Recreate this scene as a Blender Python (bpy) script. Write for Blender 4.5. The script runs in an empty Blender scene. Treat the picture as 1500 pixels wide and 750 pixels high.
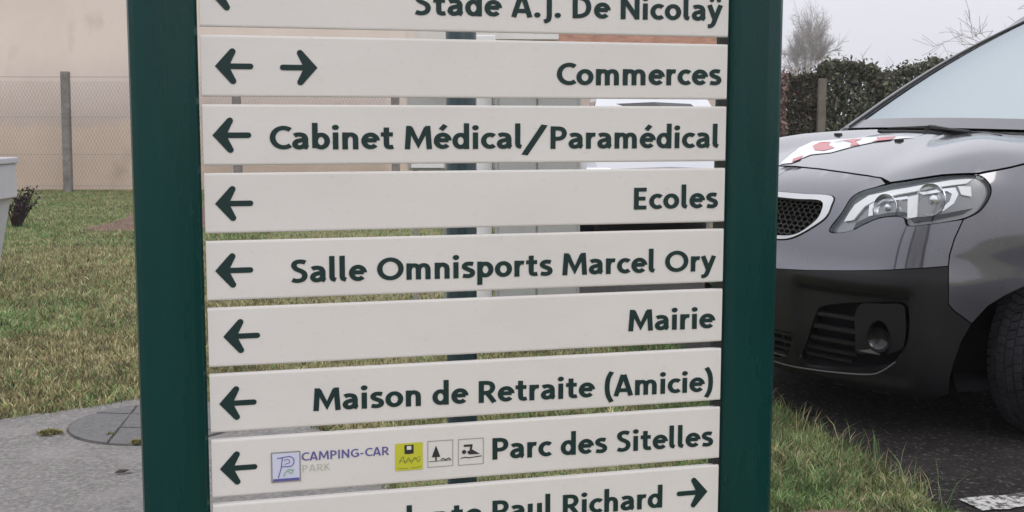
import bpy, bmesh, math, random
from mathutils import Vector, Matrix, noise
from mathutils.geometry import delaunay_2d_cdt
random.seed(7)
sc = bpy.context.scene
COL = sc.collection
R = math.radians
PI = math.pi

# ------------------------------------------------------------------ camera
cam = bpy.data.objects.new('camera', bpy.data.cameras.new('camera'))
COL.objects.link(cam)
cam.data.sensor_width = 36
cam.data.lens = 1775.5 / 1500 * 36
cam.data.clip_start = 0.05
cam.data.clip_end = 2000
cam.location = (0, 0, 1.235)
cam.matrix_world = Matrix.Translation((0, 0, 1.235)) @ Matrix.Rotation(PI / 2 - 0.11330, 4, 'X') @ Matrix.Rotation(0.00163, 4, 'Z')
sc.camera = cam

# ------------------------------------------------------------------ overcast sky, soft sun
SUN_EL, SUN_AZ = R(38), R(150)
world = bpy.data.worlds.new('World')
sc.world = world
world.use_nodes = True
wn, wl = world.node_tree.nodes, world.node_tree.links
bg = wn['Background']
sky = wn.new('ShaderNodeTexSky')
sky.sky_type = 'NISHITA'
sky.sun_disc = False
sky.sun_elevation = SUN_EL
sky.sun_rotation = SUN_AZ
sky.dust_density = 4
tc = wn.new('ShaderNodeTexCoord')
sep = wn.new('ShaderNodeSeparateXYZ')
wl.new(tc.outputs['Generated'], sep.inputs[0])
ramp = wn.new('ShaderNodeValToRGB')          # cloud cover: brighter towards the zenith, all round alike
ramp.color_ramp.elements[0].position = 0.0
ramp.color_ramp.elements[0].color = (7.5, 7.5, 8.2, 1)
ramp.color_ramp.elements[1].position = 1.0
ramp.color_ramp.elements[1].color = (15.5, 15.6, 16.2, 1)
wl.new(sep.outputs['Z'], ramp.inputs[0])
nz = wn.new('ShaderNodeTexNoise')
nz.inputs['Scale'].default_value = 1.6
nz.inputs['Detail'].default_value = 4
wl.new(tc.outputs['Generated'], nz.inputs['Vector'])
mr = wn.new('ShaderNodeMapRange')
mr.inputs['To Min'].default_value = 0.88
mr.inputs['To Max'].default_value = 1.12
wl.new(nz.outputs['Fac'], mr.inputs[0])
mul = wn.new('ShaderNodeMixRGB')
mul.blend_type = 'MULTIPLY'
mul.inputs[0].default_value = 1
wl.new(ramp.outputs[0], mul.inputs[1])
wl.new(mr.outputs[0], mul.inputs[2])
mixs = wn.new('ShaderNodeMixRGB')
mixs.inputs[0].default_value = 0.92
wl.new(sky.outputs[0], mixs.inputs[1])
wl.new(mul.outputs[0], mixs.inputs[2])
wl.new(mixs.outputs[0], bg.inputs[0])
bg.inputs[1].default_value = 0.1

sun = bpy.data.objects.new('sun', bpy.data.lights.new('sun', 'SUN'))
COL.objects.link(sun)
sun.data.energy = 0.6
sun.data.angle = R(25)
sun.data.color = (1, 0.96, 0.92)
sun.rotation_euler = Vector((-math.sin(SUN_AZ) * math.cos(SUN_EL), -math.cos(SUN_AZ) * math.cos(SUN_EL), -math.sin(SUN_EL))).to_track_quat('-Z', 'Y').to_euler()
sc.view_settings.view_transform = 'Standard'
sc.view_settings.look = 'None'
sc.view_settings.exposure = 0.10
sc.view_settings.gamma = 1

# ------------------------------------------------------------------ materials
def mat(name, col, rough=0.6, metal=0.0, coat=0.0, spec=0.5, **kw):
    m = bpy.data.materials.new(name)
    m.use_nodes = True
    nt = m.node_tree
    b = nt.nodes['Principled BSDF']
    b.inputs['Base Color'].default_value = (*col, 1)
    b.inputs['Roughness'].default_value = rough
    b.inputs['Metallic'].default_value = metal
    b.inputs['Coat Weight'].default_value = coat
    b.inputs['Coat Roughness'].default_value = 0.04
    b.inputs['Specular IOR Level'].default_value = spec
    return m

def noisy(name, cols, scale=5, rough=0.7, detail=6, bump=0.0, bscale=None, metal=0.0, coat=0.0, spec=0.5, stretch=(1, 1, 1), rvar=0.0, extra=None):
    """principled with a noise ramp of colours and optional fine bump, in object space"""
    m = mat(name, cols[0][1], rough, metal, coat, spec)
    nt = m.node_tree
    N, L = nt.nodes, nt.links
    b = N['Principled BSDF']
    t = N.new('ShaderNodeTexCoord')
    mp = N.new('ShaderNodeMapping')
    mp.inputs['Scale'].default_value = stretch
    L.new(t.outputs['Object'], mp.inputs[0])
    n = N.new('ShaderNodeTexNoise')
    n.inputs['Scale'].default_value = scale
    n.inputs['Detail'].default_value = detail
    n.inputs['Roughness'].default_value = 0.62
    L.new(mp.outputs[0], n.inputs['Vector'])
    r = N.new('ShaderNodeValToRGB')
    e = r.color_ramp.elements
    e[0].position, e[0].color = cols[0][0], (*cols[0][1], 1)
    e[1].position, e[1].color = cols[-1][0], (*cols[-1][1], 1)
    for p, c in cols[1:-1]:
        q = e.new(p)
        q.color = (*c, 1)
    L.new(n.outputs['Fac'], r.inputs[0])
    out = r.outputs[0]
    if extra:                       # (scale, low, high, colour, strength): a second, larger or finer mottling
        sc2, lo, hi, c2, st = extra
        n2 = N.new('ShaderNodeTexNoise')
        n2.inputs['Scale'].default_value = sc2
        n2.inputs['Detail'].default_value = 5
        L.new(mp.outputs[0], n2.inputs['Vector'])
        m2 = N.new('ShaderNodeMapRange')
        m2.inputs['From Min'].default_value = lo
        m2.inputs['From Max'].default_value = hi
        m2.inputs['To Max'].default_value = st
        L.new(n2.outputs['Fac'], m2.inputs[0])
        mx = N.new('ShaderNodeMixRGB')
        mx.inputs[2].default_value = (*c2, 1)
        L.new(m2.outputs[0], mx.inputs[0])
        L.new(out, mx.inputs[1])
        out = mx.outputs[0]
    L.new(out, b.inputs['Base Color'])
    if bump:
        nb = N.new('ShaderNodeTexNoise')
        nb.inputs['Scale'].default_value = bscale or scale * 8
        nb.inputs['Detail'].default_value = 5
        L.new(t.outputs['Object'], nb.inputs['Vector'])
        bp = N.new('ShaderNodeBump')
        bp.inputs['Strength'].default_value = bump
        bp.inputs['Distance'].default_value = 0.01
        L.new(nb.outputs['Fac'], bp.inputs['Height'])
        L.new(bp.outputs[0], b.inputs['Normal'])
    if rvar:
        m3 = N.new('ShaderNodeMapRange')
        m3.inputs['To Min'].default_value = rough - rvar
        m3.inputs['To Max'].default_value = rough + rvar
        L.new(n.outputs['Fac'], m3.inputs[0])
        L.new(m3.outputs[0], b.inputs['Roughness'])
    return m

def attr_mat(name, rough=0.7, spec=0.2, trans=0.0):
    m = mat(name, (0.1, 0.1, 0.1), rough, spec=spec)
    nt = m.node_tree
    a = nt.nodes.new('ShaderNodeAttribute')
    a.attribute_name = 'tint'
    nt.links.new(a.outputs['Color'], nt.nodes['Principled BSDF'].inputs['Base Color'])
    return m

def glass_mat(name, tint, k=0.75, rough=0.02, lo=0.35):
    m = bpy.data.materials.new(name)
    m.use_nodes = True
    N, L = m.node_tree.nodes, m.node_tree.links
    N.remove(N['Principled BSDF'])
    g = N.new('ShaderNodeBsdfGlossy')
    g.inputs['Roughness'].default_value = rough
    g.inputs['Color'].default_value = (0.64, 0.71, 0.74, 1)
    tr = N.new('ShaderNodeBsdfTransparent')
    tr.inputs['Color'].default_value = (*tint, 1)
    lw = N.new('ShaderNodeLayerWeight')
    lw.inputs['Blend'].default_value = 0.5
    r = N.new('ShaderNodeMapRange')
    r.inputs['To Min'].default_value = lo
    r.inputs['To Max'].default_value = k
    L.new(lw.outputs['Facing'], r.inputs[0])
    mx = N.new('ShaderNodeMixShader')
    L.new(r.outputs[0], mx.inputs[0])
    L.new(tr.outputs[0], mx.inputs[1])
    L.new(g.outputs[0], mx.inputs[2])
    L.new(mx.outputs[0], N['Material Output'].inputs[0])
    return m

M = {}
M['green'] = noisy('green_paint', [(0.3, (0.0006, 0.030, 0.027)), (0.7, (0.0008, 0.040, 0.036))], 9, rough=0.28, spec=0.28, stretch=(1, 1, 0.15), rvar=0.08)
M['plate'] = noisy('sign_plate_white', [(0.3, (0.63, 0.605, 0.585)), (0.7, (0.68, 0.655, 0.635))], 3, rough=0.5, spec=0.3, stretch=(1, 1, 2.5), extra=(60, 0.60, 0.74, (0.50, 0.47, 0.42), 0.35))
M['ink'] = mat('sign_green_ink', (0.008, 0.028, 0.027), 0.5, spec=0.3)
M['black'] = mat('black_plastic', (0.008, 0.008, 0.009), 0.6)
M['pole'] = mat('pole_blue_green', (0.012, 0.036, 0.042), 0.26, spec=0.6)
M['concrete'] = noisy('weathered_concrete', [(0.3, (0.13, 0.12, 0.115)), (0.7, (0.27, 0.25, 0.24))], 6, 0.9, bump=0.4, extra=(30, 0.5, 0.75, (0.08, 0.08, 0.07), 0.6))
M['render'] = noisy('house_render', [(0.25, (0.66, 0.57, 0.52)), (0.5, (0.73, 0.645, 0.595)), (0.75, (0.78, 0.70, 0.66))], 0.55, 0.9, bump=0.3, bscale=60, stretch=(1, 1, 0.7), extra=(1.3, 0.60, 0.85, (0.38, 0.32, 0.27), 0.8))
M['wire'] = mat('galvanised_wire', (0.36, 0.34, 0.33), 0.5, 0.5)
M['trimgrey'] = mat('trim_dull_grey', (0.10, 0.10, 0.105), 0.4, spec=0.4)
M['joint'] = noisy('joint_dirt', [(0.4, (0.035, 0.033, 0.03)), (0.6, (0.12, 0.11, 0.10))], 14, 0.9)
M['footgrey'] = mat('windscreen_foot_grey', (0.17, 0.17, 0.185), 0.25, spec=0.6)  # plain grey band along the foot of the windscreen
M['white'] = noisy('white_paint', [(0.3, (0.66, 0.66, 0.66)), (0.7, (0.76, 0.76, 0.75))], 3, 0.6)
M['tile'] = noisy('clay_roof_tile', [(0.3, (0.17, 0.075, 0.045)), (0.7, (0.32, 0.16, 0.10))], 4, 0.85, bump=0.3)
M['garage'] = noisy('grey_green_door', [(0.3, (0.22, 0.235, 0.22)), (0.7, (0.27, 0.285, 0.27))], 3, 0.5)
M['cabinet'] = noisy('cabinet_grey', [(0.3, (0.30, 0.31, 0.30)), (0.7, (0.38, 0.39, 0.375))], 3, 0.55, extra=(8, 0.55, 0.8, (0.2, 0.19, 0.17), 0.5))
M['plastic'] = noisy('pale_grey_plastic', [(0.3, (0.40, 0.40, 0.43)), (0.7, (0.47, 0.47, 0.50))], 4, 0.6)
M['blue'] = mat('blue_ink', (0.06, 0.08, 0.22), 0.6)
M['bark'] = noisy('bark', [(0.3, (0.07, 0.06, 0.055)), (0.7, (0.16, 0.145, 0.135))], 12, 0.95, bump=0.5)
M['leaf'] = attr_mat('leaf', 0.55, 0.3)
M['grass'] = attr_mat('grass_blade', 0.8, 0.15)
M['soil'] = noisy('lawn_ground', [(0.28, (0.12, 0.14, 0.05)), (0.45, (0.20, 0.195, 0.085)), (0.6, (0.29, 0.25, 0.13)), (0.75, (0.20, 0.145, 0.085))], 1.1, 0.95, bump=1.0, bscale=45, extra=(26, 0.45, 0.7, (0.045, 0.055, 0.02), 0.75))
M['earth'] = noisy('bare_earth', [(0.3, (0.10, 0.05, 0.04)), (0.7, (0.22, 0.135, 0.105))], 5, 0.95, bump=1.0, bscale=60)
M['asphalt'] = noisy('dark_asphalt', [(0.35, (0.014, 0.013, 0.013)), (0.60, (0.030, 0.027, 0.026)), (0.74, (0.15, 0.137, 0.126))], 60, 0.9, detail=2, bump=0.9, bscale=90, spec=0.15, extra=(2.2, 0.45, 0.75, (0.05, 0.045, 0.042), 0.6))
M['pavement'] = noisy('worn_pavement', [(0.30, (0.125, 0.117, 0.112)), (0.5, (0.195, 0.183, 0.176)), (0.70, (0.31, 0.295, 0.28))], 65, 0.9, detail=6, bump=1.0, bscale=80, extra=(4.0, 0.5, 0.78, (0.30, 0.28, 0.27), 0.6))
M['cover'] = noisy('cover_infill', [(0.3, (0.10, 0.098, 0.10)), (0.7, (0.165, 0.16, 0.16))], 60, 0.85, detail=4, bump=0.6, bscale=90)
M['linepaint'] = noisy('worn_line_paint', [(0.44, (0.06, 0.056, 0.055)), (0.52, (0.42, 0.41, 0.40)), (0.7, (0.62, 0.61, 0.59))], 38, 0.8, detail=5, bump=0.7, bscale=80)
M['paint'] = noisy('grey_metallic_paint', [(0.3, (0.098, 0.100, 0.120)), (0.7, (0.108, 0.110, 0.132))], 2, rough=0.28, metal=0.85, coat=1.0, rvar=0.05)
M['bumper'] = noisy('black_bumper_plastic', [(0.3, (0.007, 0.0065, 0.008)), (0.7, (0.012, 0.0115, 0.013))], 3, rough=0.36, spec=0.32, rvar=0.03, bump=0.1, bscale=400)
M['dark'] = mat('dark_void', (0.004, 0.004, 0.005), 0.8, spec=0.1)
M['gloss_black'] = mat('gloss_black', (0.012, 0.012, 0.013), 0.16)
M['chrome'] = mat('satin_chrome', (0.62, 0.62, 0.63), 0.28, 0.9)
M['lampgrey'] = mat('lamp_bezel', (0.26, 0.26, 0.27), 0.22, 0.6)
M['lampsilver'] = mat('lamp_reflector', (0.75, 0.76, 0.78), 0.18, 0.95)
M['drl'] = mat('lamp_strip_white', (0.88, 0.89, 0.90), 0.3)
M['tyre'] = noisy('tyre_rubber', [(0.3, (0.020, 0.020, 0.024)), (0.7, (0.048, 0.048, 0.057))], 25, rough=0.6, spec=0.35)
M['red'] = mat('red_film', (0.52, 0.06, 0.07), 0.35, coat=0.4)
M['film'] = mat('white_film', (0.78, 0.78, 0.80), 0.35, coat=0.4)
M['carwhite'] = mat('white_car_paint', (0.56, 0.57, 0.61), 0.3, coat=0.6)
M['glass'] = glass_mat('windscreen_glass', (0.30, 0.33, 0.34), 0.85, lo=0.5)
M['lens'] = glass_mat('clear_lamp_cover', (0.97, 0.97, 0.97), 0.30, lo=0.04)
M['darkglass'] = mat('dark_window_glass', (0.012, 0.013, 0.015), 0.05, spec=0.8)
M['rim'] = mat('wheel_rim', (0.35, 0.35, 0.36), 0.35, 0.8)
M['purple'] = mat('logo_violet', (0.10, 0.09, 0.30), 0.5)
M['palelogo'] = mat('logo_pale_blue', (0.56, 0.58, 0.72), 0.5)
M['logogreen'] = mat('logo_pale_green', (0.28, 0.42, 0.30), 0.5)
M['faintgreen'] = mat('logo_grey_green', (0.42, 0.45, 0.36), 0.5)
M['yellow'] = mat('logo_yellow', (0.50, 0.50, 0.03), 0.5)
M['olive'] = mat('logo_olive', (0.20, 0.22, 0.03), 0.5)
M['linegrey'] = mat('logo_line_grey', (0.24, 0.23, 0.24), 0.5)
M['blackink'] = mat('logo_black', (0.02, 0.02, 0.025), 0.5)
M['dryleaf'] = mat('dead_leaf', (0.03, 0.02, 0.018), 0.6)
M['stem'] = mat('dark_stems', (0.035, 0.018, 0.022), 0.7)
M['twig'] = mat('fine_twigs_haze_pale', (0.38, 0.36, 0.36), 0.9, spec=0.1)  # pale tone stands in for haze fading the bare twigs

# damp band and splash dirt on the lower part of the house wall
nt = M['render'].node_tree; N_, L_ = nt.nodes, nt.links
b_ = N_['Principled BSDF']; src = b_.inputs['Base Color'].links[0].from_socket
tc_ = N_.new('ShaderNodeTexCoord'); sp_ = N_.new('ShaderNodeSeparateXYZ'); L_.new(tc_.outputs['Object'], sp_.inputs[0])
nn_ = N_.new('ShaderNodeTexNoise'); nn_.inputs['Scale'].default_value = 0.9; nn_.inputs['Detail'].default_value = 6; L_.new(tc_.outputs['Object'], nn_.inputs['Vector'])
ad_ = N_.new('ShaderNodeMath'); ad_.operation = 'MULTIPLY_ADD'; ad_.inputs[1].default_value = 1.1; L_.new(nn_.outputs['Fac'], ad_.inputs[0]); L_.new(sp_.outputs['Z'], ad_.inputs[2])
rp_ = N_.new('ShaderNodeValToRGB'); e_ = rp_.color_ramp.elements
e_[0].position, e_[0].color = .0, (.80, .72, .65, 1)
e_[1].position, e_[1].color = 1.0, (1, 1, 1, 1)
for p_, c_ in ((.10, (.86, .78, .70)), (.33, (.92, .84, .77)), (.36, (.80, .77, .76)), (.50, (.90, .88, .88)), (.62, (1, .98, .96))): e_.new(p_).color = (*c_, 1)
dv_ = N_.new('ShaderNodeMath'); dv_.operation = 'MULTIPLY_ADD'; dv_.inputs[1].default_value = .22; dv_.inputs[2].default_value = -.02; L_.new(ad_.outputs[0], dv_.inputs[0]); L_.new(dv_.outputs[0], rp_.inputs[0])
mm_ = N_.new('ShaderNodeMixRGB'); mm_.blend_type = 'MULTIPLY'; mm_.inputs[0].default_value = 1; L_.new(src, mm_.inputs[1]); L_.new(rp_.outputs[0], mm_.inputs[2]); L_.new(mm_.outputs[0], b_.inputs['Base Color'])
b_ = M['paint'].node_tree.nodes['Principled BSDF']; b_.inputs['Coat IOR'].default_value = 1.95

# ------------------------------------------------------------------ helpers
def tag(o, label=None, cat=None, group=None, kind=None):
    if label: o['label'] = label
    if cat: o['category'] = cat
    if group: o['group'] = group
    if kind: o['kind'] = kind
    return o

def thing(name, label, cat, loc=(0, 0, 0), rz=0, group=None):
    o = bpy.data.objects.new(name, None)
    o.empty_display_size = 0.1
    COL.objects.link(o)
    o.location = loc
    o.rotation_euler = (0, 0, rz)
    return tag(o, label, cat, group)

class MB:
    def __init__(s): s.v = []; s.f = []; s.c = []
    def add(s, vs, fs, c=None):
        b = len(s.v)
        s.v += [tuple(p) for p in vs]
        s.f += [tuple(i + b for i in f) for f in fs]
        if c is not None: s.c += [c] * len(fs)
        return s
    def box(s, x0, x1, y0, y1, z0, z1):
        return s.add([(x0, y0, z0), (x1, y0, z0), (x1, y1, z0), (x0, y1, z0), (x0, y0, z1), (x1, y0, z1), (x1, y1, z1), (x0, y1, z1)],
                     [(0, 3, 2, 1), (4, 5, 6, 7), (0, 1, 5, 4), (1, 2, 6, 5), (2, 3, 7, 6), (3, 0, 4, 7)])
    def tube(s, pts, rad, n=8, cap=True):
        pts = [Vector(p) for p in pts]
        rad = rad if isinstance(rad, (list, tuple)) else [rad] * len(pts)
        vs = []; u = None
        for i, p in enumerate(pts):
            d = (pts[min(i + 1, len(pts) - 1)] - pts[max(i - 1, 0)])
            d = d.normalized() if d.length > 1e-9 else Vector((0, 0, 1))
            if u is None: u = d.orthogonal().normalized()
            else:
                u = u - d * u.dot(d)
                u = u.normalized() if u.length > 1e-6 else d.orthogonal().normalized()
            w = d.cross(u)
            for k in range(n):
                a = 2 * PI * k / n
                vs.append(p + (u * math.cos(a) + w * math.sin(a)) * rad[i])
        fs = [(i * n + k, i * n + (k + 1) % n, (i + 1) * n + (k + 1) % n, (i + 1) * n + k) for i in range(len(pts) - 1) for k in range(n)]
        if cap and n > 2:
            fs.append(tuple(reversed(range(n))))
            fs.append(tuple(range((len(pts) - 1) * n, len(pts) * n)))
        return s.add(vs, fs)
    def prism(s, prof, z0, z1):
        """closed xy outline (counter-clockwise) raised from z0 to z1"""
        n = len(prof)
        vs = [(x, y, z0) for x, y in prof] + [(x, y, z1) for x, y in prof]
        return s.add(vs, [tuple(reversed(range(n))), tuple(range(n, 2 * n))] + [(i, (i + 1) % n, n + (i + 1) % n, n + i) for i in range(n)])
    def lathe(s, prof, n=32, axis='Y'):
        vs = []
        for r, h in prof:
            for k in range(n):
                a = 2 * PI * k / n
                vs.append((r * math.cos(a), h, r * math.sin(a)) if axis == 'Y' else (r * math.cos(a), r * math.sin(a), h))
        fs = [(i * n + k, i * n + (k + 1) % n, (i + 1) * n + (k + 1) % n, (i + 1) * n + k) for i in range(len(prof) - 1) for k in range(n)]
        return s.add(vs, fs)
    def build(s, name, m, parent=None, smooth=False, angle=40, bevel=0, recalc=False):
        me = bpy.data.meshes.new(name)
        me.from_pydata(s.v, [], s.f)
        if m: me.materials.append(m)
        if s.c:
            a = me.attributes.new('tint', 'FLOAT_COLOR', 'FACE')
            buf = []
            for c in s.c: buf += [c[0], c[1], c[2], 1.0]
            a.data.foreach_set('color', buf)
        if recalc:
            bm = bmesh.new(); bm.from_mesh(me)
            bmesh.ops.recalc_face_normals(bm, faces=bm.faces)
            bm.to_mesh(me); bm.free()
        if smooth:
            me.shade_smooth() if hasattr(me, 'shade_smooth') else None
            if angle < 180: me.set_sharp_from_angle(angle=R(angle))
        o = bpy.data.objects.new(name, me)
        COL.objects.link(o)
        if parent: o.parent = parent
        if bevel:
            bv = o.modifiers.new('bevel', 'BEVEL')
            bv.width = bevel; bv.segments = 2; bv.limit_method = 'ANGLE'; bv.angle_limit = R(40)
        return o

def pin(x, y, poly):
    c = False; j = len(poly) - 1
    for i in range(len(poly)):
        xi, yi = poly[i]; xj, yj = poly[j]
        if (yi > y) != (yj > y) and x < (xj - xi) * (y - yi) / (yj - yi) + xi: c = not c
        j = i
    return c

def dens(poly, res):
    out = []
    for i, p in enumerate(poly):
        q = poly[(i + 1) % len(poly)]
        n = max(1, int(math.dist(p, q) / res))
        out += [(p[0] + (q[0] - p[0]) * k / n, p[1] + (q[1] - p[1]) * k / n) for k in range(n)]
    return out

def edge_d(x, y, poly):
    best = 9e9
    for i, (ax, ay) in enumerate(poly):
        bx, by = poly[(i + 1) % len(poly)]
        dx, dy = bx - ax, by - ay
        l = dx * dx + dy * dy or 1e-12
        t = max(0, min(1, ((x - ax) * dx + (y - ay) * dy) / l))
        best = min(best, (x - ax - dx * t) ** 2 + (y - ay - dy * t) ** 2)
    return math.sqrt(best)

def cdt(polys, holes=(), inner=(), eps=1e-6):
    """triangulate the union of polys minus the holes"""
    co = []; ed = []; fc = []
    for p in list(polys) + list(holes):
        b = len(co)
        co += [Vector(q) for q in p]
        ed += [(b + i, b + (i + 1) % len(p)) for i in range(len(p))]
    co += [Vector(q) for q in inner]
    v, e, f, *_ = delaunay_2d_cdt(co, ed, [], 0, eps)
    out = []
    for t in f:
        cx = sum(v[i].x for i in t) / len(t); cy = sum(v[i].y for i in t) / len(t)
        if any(pin(cx, cy, p) for p in polys) and not any(pin(cx, cy, h) for h in holes): out.append(tuple(t))
    return [tuple(q) for q in v], out

# ------------------------------------------------------------------ the directional sign
SX, SY, YAW = -0.06084, 2.27004, 0.26846
SZ, PITCH, PH, HW, LW = 1.49946, 0.120573, 0.107125, 0.5, 0.62127
def arc(cx, cy, rx, ry, a0, a1, n=14):
    return [(cx + rx * math.cos(R(a0 + (a1 - a0) * i / n)), cy + ry * math.sin(R(a0 + (a1 - a0) * i / n))) for i in range(n + 1)]
def soft(pts, n=5):
    out = []
    for i in range(len(pts) - 1):
        p0 = pts[max(i - 1, 0)]; p1 = pts[i]; p2 = pts[i + 1]; p3 = pts[min(i + 2, len(pts) - 1)]
        for k in range(n):
            f = k / n
            out.append(tuple(0.5 * (2 * b + (c - a) * f + (2 * a - 5 * b + 4 * c - d) * f * f + (3 * b - a - 3 * c + d) * f ** 3) for a, b, c, d in zip(p0, p1, p2, p3)))
    return out + [pts[-1]]
ARCH = soft([(.13, .42), (.17, .55), (.26, .625), (.36, .62), (.44, .55), (.465, .42)]) + [(.465, 0)]
DOT = lambda x, y, r=.125: ('dot', x, y, r)
EARC = arc(.31, .36, .21, .267, 2, 318, 20)
BOWL = soft([(.13, .905), (.33, .905), (.47, .85), (.53, .685), (.47, .52), (.33, .455), (.13, .455)])
SC = soft([(.425, .615), (.32, .64), (.2, .63), (.125, .555), (.14, .46), (.25, .385), (.365, .32), (.40, .22), (.36, .125), (.24, .085), (.07, .115)])
G = {
 'o': (.62, [arc(.31, .36, .213, .267, 0, 360, 24)]),
 'a': (.565, [soft([(.085, .585), (.17, .625), (.28, .628), (.385, .58), (.43, .46)]) + [(.43, .17), (.455, .10), (.51, .075)], soft([(.43, .405), (.28, .385), (.15, .33), (.105, .22), (.15, .12), (.25, .09), (.36, .135), (.43, .23)])]),
 'b': (.61, [[(.13, 1.12), (.13, .06)], arc(.325, .355, .19, .265, 0, 360, 24)]),
 'c': (.50, [arc(.32, .36, .215, .267, 48, 312, 18)]),
 'd': (.61, [[(.48, 1.12), (.48, 0)], arc(.285, .355, .19, .265, 0, 360, 24)]),
 'e': (.585, [EARC, [(.11, .385), (.50, .385)]]),
 'h': (.60, [[(.13, 1.12), (.13, 0)], ARCH]),
 'i': (.27, [[(.135, .72), (.135, 0)], DOT(.135, .93)]),
 'l': (.30, [[(.13, 1.12), (.13, .22)] + soft([(.13, .22), (.16, .125), (.255, .085)])]),
 'm': (.92, [[(.13, .72), (.13, 0)], soft([(.13, .45), (.18, .57), (.27, .625), (.37, .61), (.43, .53), (.445, .42)]) + [(.445, 0)], soft([(.445, .45), (.50, .57), (.59, .625), (.69, .61), (.75, .53), (.77, .42)]) + [(.77, 0)]]),
 'n': (.60, [[(.13, .72), (.13, 0)], ARCH]),
 'p': (.61, [[(.13, .72), (.13, -.32)], arc(.325, .36, .19, .265, 0, 360, 24)]),
 'r': (.40, [[(.13, .72), (.13, 0)], soft([(.13, .42), (.18, .55), (.27, .625), (.38, .62)])]),
 's': (.49, [SC]),
 't': (.44, [[(.20, .93), (.20, .25)] + soft([(.20, .25), (.225, .13), (.32, .09), (.42, .11)]), [(.02, .635), (.41, .635)]]),
 'u': (.60, [[(.13, .72), (.13, .30)] + soft([(.13, .30), (.17, .15), (.27, .09), (.38, .13), (.465, .25)]), [(.465, .72), (.465, 0)]]),
 'y': (.55, [[(.07, .72), (.285, .06)], [(.49, .72), (.27, .02)] + soft([(.27, .02), (.21, -.15), (.13, -.225), (.02, -.24)])]),
 'S': (.58, [soft([(.49, .865), (.37, .91), (.24, .905), (.145, .84), (.125, .72), (.19, .60), (.32, .52), (.43, .43), (.465, .29), (.41, .155), (.30, .095), (.18, .09), (.06, .135)])]),
 'A': (.72, [[(.08, 0), (.34, 1.0)], [(.38, 1.0), (.64, 0)], [(.19, .27), (.53, .27)]]),
 'J': (.36, [[(.24, 1), (.24, .08)] + soft([(.24, .08), (.20, -.10), (.06, -.17)])]),
 'D': (.75, [[(.13, 1), (.13, 0)], soft([(.13, .905), (.33, .895), (.52, .79), (.60, .60), (.60, .40), (.52, .21), (.33, .105), (.13, .095)])]),
 'N': (.76, [[(.13, 1), (.13, 0)], [(.63, 1), (.63, 0)], [(.13, .93), (.63, .07)]]),
 'C': (.66, [arc(.45, .5, .34, .405, 52, 308, 20)]),
 'M': (.92, [[(.10, 0), (.155, 1)], [(.19, .92), (.46, .22), (.73, .92)], [(.765, 1), (.82, 0)]]),
 'P': (.63, [[(.13, 1), (.13, 0)], BOWL]),
 'R': (.66, [[(.13, 1), (.13, 0)], BOWL, [(.32, .47), (.59, 0)]]),
 'E': (.56, [[(.13, 1), (.13, 0)], [(.13, .91), (.51, .91)], [(.13, .50), (.47, .50)], [(.13, .09), (.51, .09)]]),
 'O': (.92, [arc(.46, .5, .355, .41, 0, 360, 30)]),
 'I': (.27, [[(.135, 1), (.135, 0)]]),
 'G': (.74, [arc(.45, .5, .34, .405, 50, 330, 20), [(.66, .48), (.66, .14)], [(.44, .46), (.70, .46)]]),
 'K': (.66, [[(.13, 1), (.13, 0)], [(.56, 1), (.18, .5)], [(.25, .56), (.60, 0)]]),
 '(': (.34, [soft([(.30, 1.16), (.17, .86), (.13, .45), (.17, .05), (.30, -.26)])]),
 ')': (.34, [soft([(.04, 1.16), (.17, .86), (.21, .45), (.17, .05), (.04, -.26)])]),
 '/': (.46, [[(.02, -.24), (.44, 1.08)]]),
 '.': (.28, [DOT(.14, .11)]), '-': (.42, [[(.08, .38), (.34, .38)]]), ' ': (.27, []),
}
G['é'] = (G['e'][0], G['e'][1] + [[(.25, .83), (.40, 1.04)]])
G['ÿ'] = (G['y'][0], G['y'][1] + [DOT(.16, .93, .095), DOT(.42, .93, .095)])
def thick(path, w):
    """outline of a stroke of width w along a centre line"""
    h = w / 2; n = len(path)
    closed = math.dist(path[0], path[-1]) < 1e-6
    P = path[:-1] if closed else path
    n = len(P); L = []; Rr = []
    for i in range(n):
        a = P[i - 1] if (i or closed) else P[i]
        c = P[(i + 1) % n] if (i < n - 1 or closed) else P[i]
        b = P[i]
        d1 = Vector((b[0] - a[0], b[1] - a[1])); d2 = Vector((c[0] - b[0], c[1] - b[1]))
        if d1.length < 1e-9: d1 = d2
        if d2.length < 1e-9: d2 = d1
        d1.normalize(); d2.normalize()
        t = (d1 + d2).normalized(); k = h / max(.45, t.dot(d1))
        L.append((b[0] - t.y * k, b[1] + t.x * k)); Rr.append((b[0] + t.y * k, b[1] - t.x * k))
    return [L, Rr] if closed else [L + Rr[::-1]]
_gc = {}
def glyph(ch, w):
    if (ch, w) in _gc: return _gc[ch, w]
    polys = []; rings = []
    for st in G[ch][1]:
        if st[0] == 'dot': polys.append(arc(st[1], st[2], st[3] * w / .2, st[3] * w / .2, 0, 342, 19)); continue
        t = thick(st, w)
        if len(t) == 1: polys.append(t[0])
        else: rings.append(t)
    # a ring is an outer loop minus an inner one: split into two half rings so that unions stay simple
    for L, Rr in rings:
        n = len(L); k = n // 2
        polys.append(L[:k + 1] + Rr[:k + 1][::-1]); polys.append(L[k:] + [L[0]] + [Rr[0]] + Rr[k:][::-1])
    _gc[ch, w] = cdt(polys) if polys else ([], [])
    return _gc[ch, w]
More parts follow.
